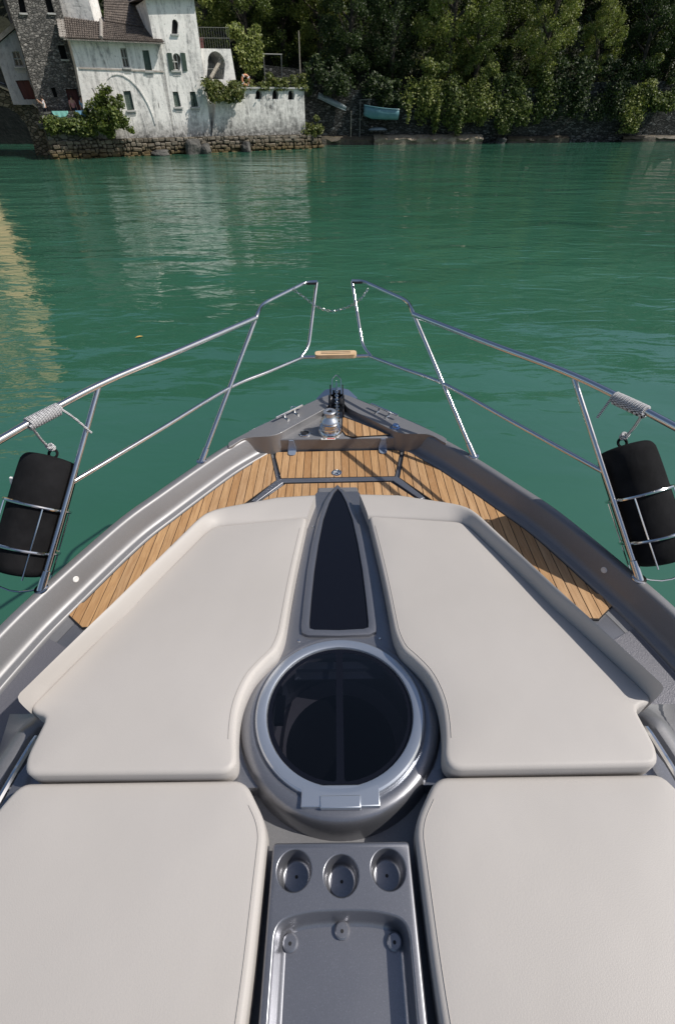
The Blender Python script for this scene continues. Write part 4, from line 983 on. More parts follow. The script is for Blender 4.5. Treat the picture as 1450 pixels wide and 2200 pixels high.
# grey strip between the panels
a_, b_, c_ = T(128, 1027), T(186, 1073), T(118, 1035); d_ = T(176, 1076)
st_ = [Vector((*p, 0)) for p in ((-b_[0], b_[1]), (-a_[0], a_[1]), a_, b_, d_, c_, (-c_[0], c_[1]), (-d_[0], d_[1]))]
boat.part('deck_strip', MB().prism([Vector((p.x, p.y, 1.865)) for p in st_], [Vector((p.x, p.y, ZT + .004)) for p in st_]), GEL, bev=(.003, 2))
def W(hx, y): p = U(hx, y, ZC - ZWELL); return (p.x, p.y)
teak_panel([W(12, 896), W(113, 938), W(32, 941), W(18, 937), W(10, 926)], ZWELL + .008, 'teak_inset', .004)

# ---- coachroof under the cushions
def Cz(Y, up=0.0): return ZC - (1.385 + .09 * Y) + up          # cushion top plane
IN = [U(64, 1106, 1.385, .09), U(150, 1112, 1.385, .09), U(262, 1122, 1.385, .09), U(281, 1133, 1.385, .09), U(287, 1138, 1.385, .09), U(640, 1483, 1.385, .09)]
HC = [.012, .016, .03, .045, .055, .078]
OUTP = [(48, 1063), (130, 1066), (248, 1084), (278, 1092), (300, 1107), (699, 1489)]
OUT = [U(hx, y, 1.385 - h, .09) for (hx, y), h in zip(OUTP, [.012, .016, .03, .05, .06, .085])]
def path_even(P, n):
    q = resample(P, .004); L = [0]
    for a, b in zip(q, q[1:]): L.append(L[-1] + (b - a).length)
    out = []; j = 0
    for k in range(n + 1):
        s = L[-1] * k / n
        while j < len(L) - 2 and L[j + 1] < s: j += 1
        out.append(q[j])
    return out
def two_part(P):                                                # keep the corner in step on both curves
    f = fillet(P, [0, 0, .10, .06, .10, 0], 6); corner = P[3]
    i = min(range(len(f)), key=lambda k: (f[k] - corner).length)
    return path_even(f[:i + 1], 14)[:-1] + path_even(f[i:], 40)
inn, outc = two_part(IN), two_part(OUT)
crest_h = [max(.01, outc[i].z - Cz(outc[i].y)) for i in range(len(inn))]
roof_poly = [Vector((0, 1.92, 0))] + [Vector((p.x - .035, p.y - .02, 0)) for p in outc] + [Vector((.985, .70, 0)), Vector((1.03, .50, 0)), Vector((1.10, .2, 0)), Vector((1.16, -.3, 0)), Vector((1.16, -2.5, 0)), Vector((0, -2.5, 0))]
def roof_side(s_):
    P = roof_poly if s_ > 0 else [Vector((-p.x, p.y, 0)) for p in roof_poly][::-1]
    return MB().prism([Vector((p.x, p.y, 1.86)) for p in P], [Vector((p.x * (1 if abs(p.x) < .3 else .985), p.y, Cz(max(p.y, .25), -.125))) for p in P])
HC0 = Vector((0, .725, ZC - 1.537)); HM = Matrix.Translation(HC0) @ Matrix.Rotation(-math.atan(.07), 4, 'X')
full = [p for p in roof_poly if p.x > 0] ; P = [Vector((-p.x, p.y, 0)) for p in reversed(full)] + full
P = P[:len(full)][::1] + P[len(full):]
coach = boat.part('coachroof', MB().prism([Vector((p.x, p.y, 1.86)) for p in P], [Vector((p.x * (1 if abs(p.x) < .3 else .985), p.y, Cz(max(p.y, .25), -.125))) for p in P]), GEL)
boolean(coach, [MB().lathe([(.243, -.6), (.243, .3)], HM, 48).mesh('c', GEL), MB().box((0, -1.3, 2.3), (.56, 3.6, .33)).mesh('c', GEL)])
bevel(coach, .012, 2, 50)
# side coaming, groove and hand rail outboard of the aft cushions
cm = catmull([U(645, 1512, 1.60), U(690, 1575, 1.60), U(738, 1650, 1.60), U(800, 1760, 1.60), Vector((1.13, -.1, ZC - 1.6)), Vector((1.19, -.8, ZC - 1.6)), Vector((1.2, -2.4, ZC - 1.6))], 6)
prof = [(.30, -.33), (.20, -.22), (.07, -.06), (.03, -.012), (0, 0), (-.02, -.004), (-.035, -.02), (-.045, -.07), (-.05, -.14)]
rows = []
for i, p in enumerate(cm):
    t = (cm[min(i + 1, len(cm) - 1)] - cm[max(i - 1, 0)]).normalized(); o_ = Vector((-t.y, t.x, 0)).normalized(); rise = min(1, .25 + i / 6)
    rows.append([p + o_ * (u * (.55 + .45 * rise)) + Vector((0, 0, v * rise - .06 * (1 - rise))) for u, v in prof])
for s_ in (1, -1):
    mb = MB().loft(rows, caps=True); boat.part('coaming', mb if s_ > 0 else mb.flipx(), GEL_D)
    hr = catmull([U(656, 1577, 1.53), U(690, 1632, 1.52), U(740, 1716, 1.51), Vector((1.06, -.2, ZC - 1.5))], 6); mb = MB().tube([hr[0] + Vector((-.01, .03, -.06))] + hr, .011, 8)
    boat.part('hand_rail', mb if s_ > 0 else mb.flipx(), STEEL)

# ---- spine with the smoked glass panel
def Sp(hx, y, up=0.0): p = U(hx, y, 1.487, .07); p.z += up; return p
def Sz(Y, up=0.0): return ZC - (1.487 + .07 * Y) + up
sr = [Sp(43, 1056), Sp(50, 1066), Sp(61, 1112), Sp(76, 1180), Sp(92, 1255), Sp(106, 1330), Sp(121, 1392)]
sr = catmull(sr, 4) + [Vector((.235, .86, Sz(.86)))]
out_ = sr + [Vector((-p.x, p.y, p.z)) for p in reversed(sr)]
spine = boat.part('spine', MB().prism([p + Vector((0, 0, -.28)) if p.y > 1.85 else p + Vector((0, 0, -.16)) for p in out_], out_), GEL)
boolean(spine, [MB().lathe([(.243, -.6), (.243, .3)], HM, 48).mesh('c', GEL)]); bevel(spine, .012, 3, 50)
gp = [(0, 1053), (8, 1062), (18, 1082), (31, 1119), (42, 1172), (51, 1228), (58, 1290), (62.5, 1340), (62, 1352), (52, 1355), (0, 1357)]
fo = [(0, 1044), (14, 1057), (29, 1080), (44, 1119), (57, 1172), (67, 1228), (75, 1290), (81, 1345), (80, 1362), (66, 1368), (0, 1370)]
fm = [((a[0] + b[0]) / 2, (a[1] + b[1]) / 2) for a, b in zip(gp, fo)]
def ringrow(L, up):
    q = [Sp(x, y, up) for x, y in L]; return q + [Vector((-p.x, p.y, p.z)) for p in reversed(q[1:-1])]
boat.part('glass_frame', MB().loft([ringrow(fo, .001), ringrow([(a[0] * .94 + b[0] * .06, a[1] * .94 + b[1] * .06) for a, b in zip(fo, gp)], .012), ringrow(fm, .016), ringrow([(a[0] * .06 + b[0] * .94, a[1] * .06 + b[1] * .94) for a, b in zip(fo, gp)], .013), ringrow(gp, .004)], closed=True), GEL)
boat.part('glass_panel', MB().add(ringrow(gp, .006), [tuple(range(20))]), DGLASS)
for hx, y in ((87, 1374), (-87, 1376), (-53, 1131), (50, 1080)):
    p = Sp(hx, y); boat.part('bolt', MB().lathe([(.006, -.002), (.006, .002), (.004, .005), (0, .006)], Matrix.Translation(p), 12), STEEL)
# ---- hatch
boat.part('hatch_base', MB().lathe([(.345, -.20), (.337, -.05), (.333, -.022), (.326, -.008), (.316, -.002), (.300, 0), (.290, 0), (.284, -.004), (.278, -.006), (.243, -.006), (.243, -.05)], HM, 72, False), GEL)
hatch = boat.part('hatch_ring', MB().lathe([(.281, -.006), (.2795, .010), (.274, .0145), (.250, .0155), (.244, .013), (.2405, .002), (.2405, -.02)], HM, 80, False), BRUSH)
def disc(r, n=72): return [Vector((r * math.cos(2 * math.pi * k / n), r * math.sin(2 * math.pi * k / n), 0)) for k in range(n)]
def dpane(r, g, s_):
    a0 = math.asin(g / r); pts = [Vector((r * math.cos(t), r * math.sin(t), 0)) for t in (-math.pi / 2 + a0 + (math.pi - 2 * a0) * k / 30 for k in range(31))]
    pts = fillet(pts, [.03] + [0] * 29 + [.03], 5, True); return [Vector((p.x * s_, p.y, 0)) for p in pts]
d1, d2 = dpane(.226, .0115, 1), dpane(.226, .0115, -1)
loops = [disc(.2405), d1, d2]; flat = [p for l in loops for p in l]; tr_ = tessellate_polygon(loops)
boat.part('hatch_glass', MB().add([HM @ (p + Vector((0, 0, .0035))) for p in flat], [tuple(t) for t in tr_]), FRIT, parent=hatch)
for d in (d1, d2): boat.part('pane', MB().add([HM @ (p + Vector((0, 0, .003))) for p in d], [tuple(range(len(d)))]), PANE, parent=hatch)
lin = MB().lathe([(.242, -.012), (.242, -.05), (.262, -.06), (.262, -.19), (.20, -.24)], HM, 48, False); boat.part('hatch_liner', lin, LINER)
boat.part('cabin_floor', MB().lathe([(.30, -.7), (.30, -.24)], HM, 32, True), DARK)
boat.part('hatch_blind', MB().box((0, .19, -.040), (.34, .035, .03)).add([], []), GEL) if False else None
mb = MB(); 
for yy, zz, hh in ((.195, -.045, .028), (.165, -.055, .010)):
    b = MB().box((0, yy, zz), (.33, .03, hh)); mb.add([HM @ Vector(v) for v in b.v], b.f)
boat.part('hatch_blind', mb, GEL, parent=hatch)
mb = MB(); b = MB().box((-.205, .02, -.03), (.03, .10, .02)); b.box((-.215, .09, -.03), (.02, .03, .03)); mb.add([HM @ Vector(v) for v in b.v], b.f); boat.part('hatch_latch', mb, DARK, parent=hatch)
def hbox(c, size):
    b = MB().box(c, size); m2 = MB(); m2.add([HM @ Vector(v) for v in b.v], b.f); return m2
boat.part('hatch_hinge', hbox((0, -.267, .006), (.226, .058, .018)), BRUSH, parent=hatch, bev=(.003, 2))
boat.part('hinge_tab', hbox((0, -.284, .010), (.116, .034, .018)), BRUSH, parent=hatch, bev=(.003, 2))
# ---- console tray with three cup holders
HTr = 1.5; ZTr = ZC - HTr
dc, dm = U(150, 1984, HTr).y, U(0, 1951, HTr).y; xw = .166
top_ = [Vector((x, y, 0)) for x, y in ((xw, -.68), (xw, dc + .008), (xw * .55, dm - .003), (0, dm), (-xw * .55, dm - .003), (-xw, dc + .008), (-xw, -.68))]
top_ = fillet(top_, [.05, .058, .06, .06, .06, .058, .05], 8, True); top_ = resample(top_ + [top_[0]], .009)[:-1]
rim = fillet([Vector((x, y, 0)) for x, y in ((-.184, -.787), (.184, -.787), (.184, .347), (-.184, .347))], .012, 5, True)
cups = [U(hx, y, HTr) for hx, y in ((-101, 1868), (0, 1880), (101, 1868))]; CR = .0475
circ = [[Vector((c.x + CR * math.cos(2 * math.pi * k / 40), c.y + CR * math.sin(2 * math.pi * k / 40), 0)) for k in range(40)] for c in cups]
inner_rim = offset_poly(rim, .006); loops = [inner_rim, top_] + circ; flat = [p for l in loops for p in l]
mb = MB().add([Vector((p.x, p.y, ZTr)) for p in flat], [tuple(t) for t in tessellate_polygon(loops)])
mb.loft([[Vector((p.x, p.y, ZTr)) for p in inner_rim], [Vector((p.x, p.y, ZTr - .0012)) for p in offset_poly(rim, .003)], [Vector((p.x, p.y, ZTr - .005)) for p in offset_poly(rim, .0005)], [Vector((p.x, p.y, ZTr - .012)) for p in rim], [Vector((p.x, p.y, ZTr - .15)) for p in rim]], closed=True)
tray = boat.part('console_tray', mb, GEL, smooth=40)
rows = []
for o_, z_ in ((0, 0), (.0018, -.0006), (.004, -.003), (.006, -.008), (.013, -.040), (.0165, -.052), (.0215, -.059), (.0275, -.0622)):
    rows.append([Vector((p.x, p.y, ZTr + z_)) for p in offset_poly(top_, o_)])
mb = MB().loft(rows, closed=True); boat.part('tray_recess', mb, GEL, parent=tray, smooth=70)
fl_ = [Vector((p.x, p.y, ZTr - .0618)) for p in offset_poly(top_, .0262)]; boat.part('tray_floor', MB().add(fl_, [tuple(range(len(fl_)))]), GEL, parent=tray, smooth=0)
for p in cups:
    boat.part('cup_holder', MB().lathe([(CR, 0), (.0460, -.0006), (.0448, -.0024), (.0440, -.006), (.0405, -.062), (.0390, -.0715), (.0350, -.0765), (.030, -.078), (0, -.0775)], Matrix.Translation(p), 40, False), GEL, parent=tray, smooth=70)
for hx, y in ((-101, 1868), (0, 1880), (101, 1868)):
    p = U(hx, y, HTr); p.z -= .0772; boat.part('drain_hole', MB().lathe([(.0042, 0), (.0042, .0006)], Matrix.Translation(p), 14), CAULK, parent=tray)
for x, y in ((-.128, dc - .028), (0, dm - .035), (.128, dc - .028)):
    b = boat.part('boss', MB().lathe([(.019, 0), (.0185, .010), (.015, .013), (0, .0135)], Matrix.Translation((x, y, ZTr - .062)), 24), GEL, parent=tray)
    boat.part('screw_hole', MB().lathe([(.004, 0), (.004, .0008)], Matrix.Translation((x, y - .002, ZTr - .0484)), 14), CAULK, parent=tray)
b1_ = boat.part('console_base', MB().box((0, -1.0, ZC - 1.72), (.72, 3.1, .2)), GEL_D) if False else None
boat.part('console_base', MB().prism([Vector((x, y, 1.95)) for x, y in ((-.34, .52), (-.34, -1.5), (.34, -1.5), (.34, .52))], [Vector((x, y, ZC - 1.628)) for x, y in ((-.34, .52), (-.34, -1.5), (.34, -1.5), (.34, .52))]), GEL_D)
for s_ in (1, -1): boat.part('side_channel', MB().box((s_ * .215, -.10, ZC - 1.585), (.05, .10, .03)), DARK)

# ---- rails
PA, PB = U(166, 672, 1.08), U(292, 985, 1.78); PT, PBa = U(510, 823, 1.08), U(641, 1254, 1.78)
def proj_y(p):
    D_, F_ = ZC - p.z, p.y; return CY + FPX * (D_ * CT - F_ * ST) / (F_ * CT + D_ * ST)
def on_post(a, b, y):
    return min((a.lerp(b, k / 400) for k in range(401)), key=lambda p: abs(proj_y(p) - y))
L1, L2 = on_post(PA, PB, 829), on_post(PT, PBa, 1026)
GT, GB = U(38, 606, 1.05), U(58, 745, 1.42); LJ = U(70, 766, 1.46)
def rails(s_):
    fx = (lambda m_: m_ if s_ > 0 else m_.flipx())
    post = fillet([GT + Vector((-.006, 0, .004)), U(62, 606, 1.05), U(157, 651, 1.07), PA, PB], [0, .06, .10, .05, 0], 6)
    boat.part('gate_stanchion', fx(MB().tube(post, .0145, 12)), STEEL)
    boat.part('gate_upright', fx(MB().tube(fillet([GT, GB, LJ + Vector((.02, -.01, 0))], [0, .07, 0], 6), .0125, 12)), STEEL)
    tr2 = catmull([U(169, 679, 1.085), U(330, 745, 1.08), PT + Vector((0, 0, .012)), U(725, 931, 1.08), Vector((1.66, 1.2, ZC - 1.08)), Vector((1.80, .4, ZC - 1.08)), Vector((1.93, -1.5, ZC - 1.08))], 8)
    boat.part('top_rail', fx(MB().tube(tr2, .0165, 12)), STEEL)
    lr = catmull([LJ, LJ.lerp(L1, .5), L1, L1.lerp(L2, .5), L2], 6); boat.part('lower_rail', fx(MB().tube(lr, .012, 12)), STEEL)
    boat.part('stanchion', fx(MB().tube([PT, PBa], .0135, 12)), STEEL)
    for a, b in ((PA, PB), (PT, PBa)):
        e = (a - b).normalized(); boat.part('stanchion_socket', fx(MB().tube([b - e * .03, b + e * .09, b + e * .094], [.0195, .0185, .014], 14)), STEEL)
        boat.part('base_plate', fx(MB().lathe([(.034, 0), (.033, .004), (.02, .007)], Matrix.Translation((b.x, b.y, ZCAP)), 18)), STEEL)
    boat.part('gate_cap', fx(MB().box(U(49, 608, 1.045), (.075, .02, .012))), DARK)
for s_ in (1, -1): rails(s_)
boat.part('gate_bar', MB().tube([LJ, Vector((-LJ.x, LJ.y, LJ.z))], .0135, 12), STEEL)
stp = U(0, 762, 1.44); sp_ = fillet([Vector((x, y, 0)) for x, y in ((-.155, -.04), (.155, -.04), (.155, .04), (-.155, .04))], .03, 5, True)
step = boat.part('wooden_step', MB().prism([stp + p + Vector((0, 0, -.014)) for p in sp_], [stp + p + Vector((0, 0, .016)) for p in sp_]), WOODSTEP, bev=(.005, 2))
for yy in (-.012, .014): boat.part('groove', MB().box(stp + Vector((0, yy, .0165)), (.22, .006, .002)), DARK, parent=step)
# gate chain with real links
cp = catmull([U(-86, 622, 1.06), U(-62, 640, 1.12), U(-38, 658, 1.18), U(-8, 668, 1.22), U(28, 660, 1.19), U(55, 644, 1.12), U(72, 622, 1.06)], 12); cp = resample(cp, .020)
ch = boat.part('gate_chain', MB().tube([cp[0], cp[0] + Vector((0, 0, .02))], .004, 6), STEEL)
for i in range(len(cp) - 1):
    a, b = cp[i], cp[i + 1]; t = (b - a).normalized(); s1_ = t.cross(Vector((0, 0, 1))).normalized(); u1 = s1_ if i % 2 else t.cross(s1_).normalized(); c = (a + b) / 2
    boat.part('link', MB().tube([c + t * (.0155 * math.cos(q)) + u1 * (.008 * math.sin(q)) for q in (2 * math.pi * k / 10 for k in range(10))], .0022, 5, closed=True), STEEL, parent=ch)
# ---- windlass, anchor, cleats and small deck gear
wc = U(-15, 927, ZC - ZWELL); wm = Matrix.Translation(wc)
wdl = boat.part('windlass', MB().lathe([(.088, 0), (.086, .014), (.078, .026), (.066, .030), (.066, .040), (.074, .044), (.074, .050), (.064, .056)], wm, 36), STEEL)
boat.part('gypsy', MB().lathe([(.060, .052), (.070, .060), (.052, .070), (.070, .080), (.062, .086)], wm, 30), STEEL, parent=wdl)
boat.part('drum', MB().lathe([(.062, .086), (.064, .094), (.057, .108), (.042, .122), (.037, .135), (.037, .147), (.043, .156), (.046, .160)], wm, 36), BRUSH, parent=wdl)
boat.part('drum_cap', MB().lathe([(.046, .160), (.046, .167), (.042, .170), (.022, .170), (.020, .166), (0, .166)], wm, 36), BRUSH, parent=wdl)
boat.part('drum_socket', MB().lathe([(.018, .1665), (.018, .1675), (0, .1675)], wm, 20), DARK, parent=wdl)
ck = catmull([wc + Vector((.05, .02, .065)), wc + Vector((.055, .16, .06)), Vector((.0, 3.28, 2.035)), Vector((0, 3.46, 2.045))], 10); ck = resample(ck, .026)
chn = boat.part('anchor_chain', MB().tube([ck[0], ck[0] + Vector((0, 0, .01))], .006, 6), STEEL)
for i in range(len(ck) - 1):
    a, b = ck[i], ck[i + 1]; t = (b - a).normalized(); s1_ = t.cross(Vector((0, 0, 1))).normalized(); u1 = s1_ if i % 2 else t.cross(s1_).normalized(); c = (a + b) / 2
    boat.part('link', MB().tube([c + t * (.020 * math.cos(q)) + u1 * (.012 * math.sin(q)) for q in (2 * math.pi * k / 10 for k in range(10))], .0045, 5, closed=True), STEEL, parent=chn)
rol = boat.part('bow_roller', MB().box((0, 3.30, 1.945), (.104, .46, .05)), DARK)
for x in (-.050, .050): boat.part('roller_cheek', MB().box((x, 3.33, 2.0), (.010, .44, .085)), DARK, parent=rol, bev=(.003, 2))
boat.part('roller_wheel', MB().lathe([(.03, -.04), (.018, 0), (.03, .04)], Matrix.Translation((0, 3.50, 1.99)) @ Matrix.Rotation(math.pi / 2, 4, 'Y'), 20), DARK, parent=rol)
boat.part('roller_bail', MB().tube(fillet([(-.036, 3.40, 2.03), (-.036, 3.60, 2.065), (0, 3.665, 2.075), (.036, 3.60, 2.065), (.036, 3.40, 2.03)], [0, .02, .02, .02, 0], 4), .0042, 8), STEEL, parent=rol)
anc = boat.part('anchor', MB().prism([Vector((x, y, 1.995)) for x, y in ((-.008, 3.22), (.008, 3.22), (.012, 3.55), (0, 3.64), (-.012, 3.55))], [Vector((x * .4, y, 2.05)) for x, y in ((-.008, 3.22), (.008, 3.22), (.012, 3.55), (0, 3.64), (-.012, 3.55))]), STEEL)
for s_ in (1, -1):
    P_ = [Vector((0, 3.70, 1.945)), Vector((s_ * .10, 3.69, 1.925)), Vector((s_ * .172, 3.60, 1.895)), Vector((s_ * .176, 3.535, 1.875)), Vector((s_ * .15, 3.47, 1.855)), Vector((s_ * .06, 3.40, 1.87)), Vector((0, 3.38, 1.90))]
    mb = MB().add(P_ + [p + Vector((0, 0, -.012)) for p in P_], [tuple(range(7)), tuple(range(13, 6, -1))] + [(i, (i + 1) % 7, 7 + (i + 1) % 7, 7 + i) for i in range(7)]); boat.part('fluke', mb, STEEL, parent=anc, smooth=20)
for s_ in (1, -1):
    a, b = U(s_ * 131, 895, 1.735), U(s_ * 74, 869, 1.735); cl = boat.part('cleat', MB().tube([a, b], .0085, 10), STEEL)
    for q in (.32, .70):
        p = a.lerp(b, q); boat.part('cleat_foot', MB().tube([p, Vector((p.x, p.y, ZWING)), Vector((p.x - s_ * .03, p.y - .035, ZWING + .004))], .008, 8), STEEL, parent=cl)
    ed = [off(i, .002, 2.021) for i in range(len(shp)) if 2.86 < shp[i].y < 3.36]; n_ = len(ed)
    for lo, hi in ((0, n_ // 3), (n_ // 3, 2 * n_ // 3), (2 * n_ // 3, n_ - 1)):
        g = MB().tube([Vector((s_ * p.x, p.y, p.z)) for p in ed[lo:hi + 1]][:-1] + [Vector((s_ * ed[hi].x, ed[hi].y, ed[hi].z)) * .92 + Vector((s_ * ed[hi - 1].x, ed[hi - 1].y, ed[hi - 1].z)) * .08], .0075, 8); boat.part('rub_strip', g, STEEL)
    p = U(s_ * 97, 968, H_T); hx_ = p.x; tp = [(-.030, 0), (.030, 0), (.026, -.045), (.012, -.058), (-.012, -.058), (-.026, -.045)]
    hg = boat.part('locker_hinge', MB().prism([Vector((hx_ + x, 2.832 + y, ZT + .003)) for x, y in tp], [Vector((hx_ + x, 2.832 + y, ZT + .008)) for x, y in tp]), TABM)
    q_ = [(-.030, 0), (.030, 0), (.028, .03), (.016, .086), (-.016, .086), (-.028, .03)]
    boat.part('hinge_plate', MB().add([Vector((hx_ + x, 2.830, ZT + .006 + z)) for x, z in q_] + [Vector((hx_ + x, 2.838, ZT + .006 + z)) for x, z in q_], [tuple(range(6))] + [(i, (i + 1) % 6, 6 + (i + 1) % 6, 6 + i) for i in range(6)]), TABM, parent=hg)
    # vent button on the bulwark
    i = min(range(len(shp)), key=lambda k: abs(shp[k].y - 1.60)); p = off(i, .075, 1.958); n3 = Vector((nrm[i].x, nrm[i].y, .32)).normalized()
    boat.part('vent_button', MB().lathe([(.016, -.002), (.016, .003), (.012, .005), (.006, .0035), (0, .0035)], Matrix.Translation((s_ * p.x, p.y, p.z)) @ Vector((s_ * n3.x, n3.y, n3.z)).to_track_quat('Z', 'Y').to_matrix().to_4x4(), 20), WHITEPL)
p = U(125, 921, ZC - ZWING); fc = boat.part('filler_cap', MB().lathe([(.034, 0), (.033, .006), (.024, .010), (.022, .022), (.018, .026), (0, .026)], Matrix.Translation(p), 28), BLUEM)
boat.part('cap_slot', MB().box(p + Vector((0, 0, .027)), (.03, .006, .004)), STEEL, parent=fc)
p = U(-69, 931, ZC - ZWELL); fs = boat.part('foot_switch', MB().lathe([(.042, 0), (.041, .008), (.034, .011), (.032, .006)], Matrix.Translation(p), 28), STEEL); boat.part('switch_pad', MB().lathe([(.032, .004), (.026, .011), (0, .013)], Matrix.Translation(p), 24), DARK, parent=fs)
p = U(-19, 943, ZC - ZWELL); stk = boat.part('warning_sticker', MB().box(p + Vector((0, 0, .0025)), (.10, .022, .002)), WHITEPL); boat.part('red_print', MB().box(p + Vector((.018, .001, .0040)), (.055, .012, .0006)), REDPL, parent=stk); boat.part('black_print', MB().box(p + Vector((-.03, .0, .0040)), (.02, .010, .0006)), DARK, parent=stk)
p = U(-2, 1016, H_T); lt = boat.part('deck_latch', MB().lathe([(.036, 0), (.035, .005), (.027, .006), (.025, .002), (0, .002)], Matrix.Translation(p), 28), STEEL); boat.part('latch_lever', MB().box(p + Vector((0, 0, .005)), (.03, .012, .004)), STEEL, parent=lt, bev=(.002, 2))
for hx, y in ((-98, 853), ): 
    p = U(hx + 5, y + 22, ZC - ZWING); boat.part('bow_eye', MB().tube([p + Vector((.02 * math.cos(t), .02 * math.sin(t), .004)) for t in (2 * math.pi * k / 14 for k in range(14))], .004, 6, closed=True), STEEL)
# shaded lip in front of the spine
boat.part('spine_foot', MB().prism([Vector((x, y, 1.87)) for x, y in ((-.13, 2.0), (-.13, 2.16), (.13, 2.16), (.13, 2.0))], [Vector((x, y, 2.10)) for x, y in ((-.13, 2.0), (-.115, 2.13), (.115, 2.13), (.13, 2.0))]), GEL_D, bev=(.01, 2))

# ================================================================== CUSHIONS
def cushion_mesh(outline, zf, th, r=.017, crown=.0):
    """upholstered pad: rounded shoulders, flat top following zf(x, y)"""
    P = [Vector((p.x, p.y, 0)) for p in outline]; P = resample(P + [P[0]], .014)[:-1]; mb = MB(); rows = []
    for o, dz in ((.010, -th), (.002, -th + .02), (0, -th + .04), (0, -r)) + tuple((r * (1 - math.cos(t)), -r * (1 - math.sin(t))) for t in (math.pi / 2 * k / 5 for k in range(1, 6))):
        q = offset_poly(P, o); rows.append([Vector((p.x, p.y, zf(p.x, p.y) + dz)) for p in q])
    last = rows[-1]; n = len(last); L2 = np.array([(p.x, p.y) for p in last]); st_ = .03
    gx, gy = np.meshgrid(np.arange(L2[:, 0].min(), L2[:, 0].max(), st_), np.arange(L2[:, 1].min(), L2[:, 1].max(), st_)); g = np.stack([gx.ravel(), gy.ravel()], 1)
    d2 = np.sqrt(((g[:, None, :] - L2[None]) ** 2).sum(2)).min(1); x0_, y0_, x1_, y1_ = L2[:, 0], L2[:, 1], np.roll(L2[:, 0], -1), np.roll(L2[:, 1], -1)
    cr = (y0_[None] > g[:, 1:2]) != (y1_[None] > g[:, 1:2]); xi = x0_[None] + (g[:, 1:2] - y0_[None]) / np.where(np.abs(y1_ - y0_) < 1e-9, 1e-9, y1_ - y0_)[None] * (x1_ - x0_)[None]
    ins = ((cr & (g[:, 0:1] < xi)).sum(1) % 2 == 1) & (d2 > .016); g = g[ins]; d2 = d2[ins]
    vs2, _, fs2, _, _, _ = delaunay_2d_cdt([Vector((p.x, p.y)) for p in last] + [Vector(q) for q in g], [(i, (i + 1) % n) for i in range(n)], [], 1, 1e-6)
    rows[-1] = last; mb.loft(rows, closed=True); dd = list(np.zeros(n)) + list(d2)
    top = []
    for k, p in enumerate(vs2):
        q = dd[k] if k < len(dd) else 0
        z = zf(p.x, p.y) + .009 * (1 - math.exp(-q / .09)) + .0016 * math.sin(p.x * 9 + 1.3 * p.y) * math.sin(p.y * 7 - 2 * p.x) * min(1, q / .08); top.append(Vector((p.x, p.y, z)))
    mb.add(top, [tuple(f) for f in fs2])
    f0 = rows[0]; mb.add(f0, [tuple(range(len(f0)))]); return mb, offset_poly(P, .020)
zfF = lambda x, y: Cz(y); zfA = lambda x, y: ZC - 1.472
fr_px = [(66, 1108), (262, 1124), (284, 1136), (668, 1505), (664, 1519), (640, 1528), (637, 1536), (680, 1618), (682, 1654), (221, 1656), (226, 1575), (217, 1505), (190, 1448), (155, 1413), (135, 1396), (119, 1362), (96, 1235)]
FRONT = [U(x, y, 1.385, .09) for x, y in fr_px]
FRONT = fillet([Vector((p.x, p.y, 0)) for p in FRONT], [.03, .08, .05, .035, .02, .035, .05, .08, .06, .055, .08, .08, .08, .06, .08, .10, .2], 5, True)
aft_w = [U(218, 1671, 1.472), U(199, 1684, 1.472), U(167, 1752, 1.472), U(160, 1790, 1.472), U(208, 2200, 1.472)]
AFT = [Vector((p.x, p.y, 0)) for p in aft_w] + [Vector((.235, -.25, 0)), Vector((.26, -.9, 0)), Vector((1.10, -.9, 0)), Vector((1.05, -.2, 0)), Vector((U(800, 1800, 1.472).x, U(800, 1800, 1.472).y, 0)), Vector((U(725, 1708, 1.472).x, U(725, 1708, 1.472).y, 0)), Vector((U(688, 1671, 1.472).x, U(688, 1671, 1.472).y, 0))]
AFT = fillet(AFT, [.02, .03, .05, .05, .2, .2, .05, .05, .2, .1, .03, .03], 6, True)
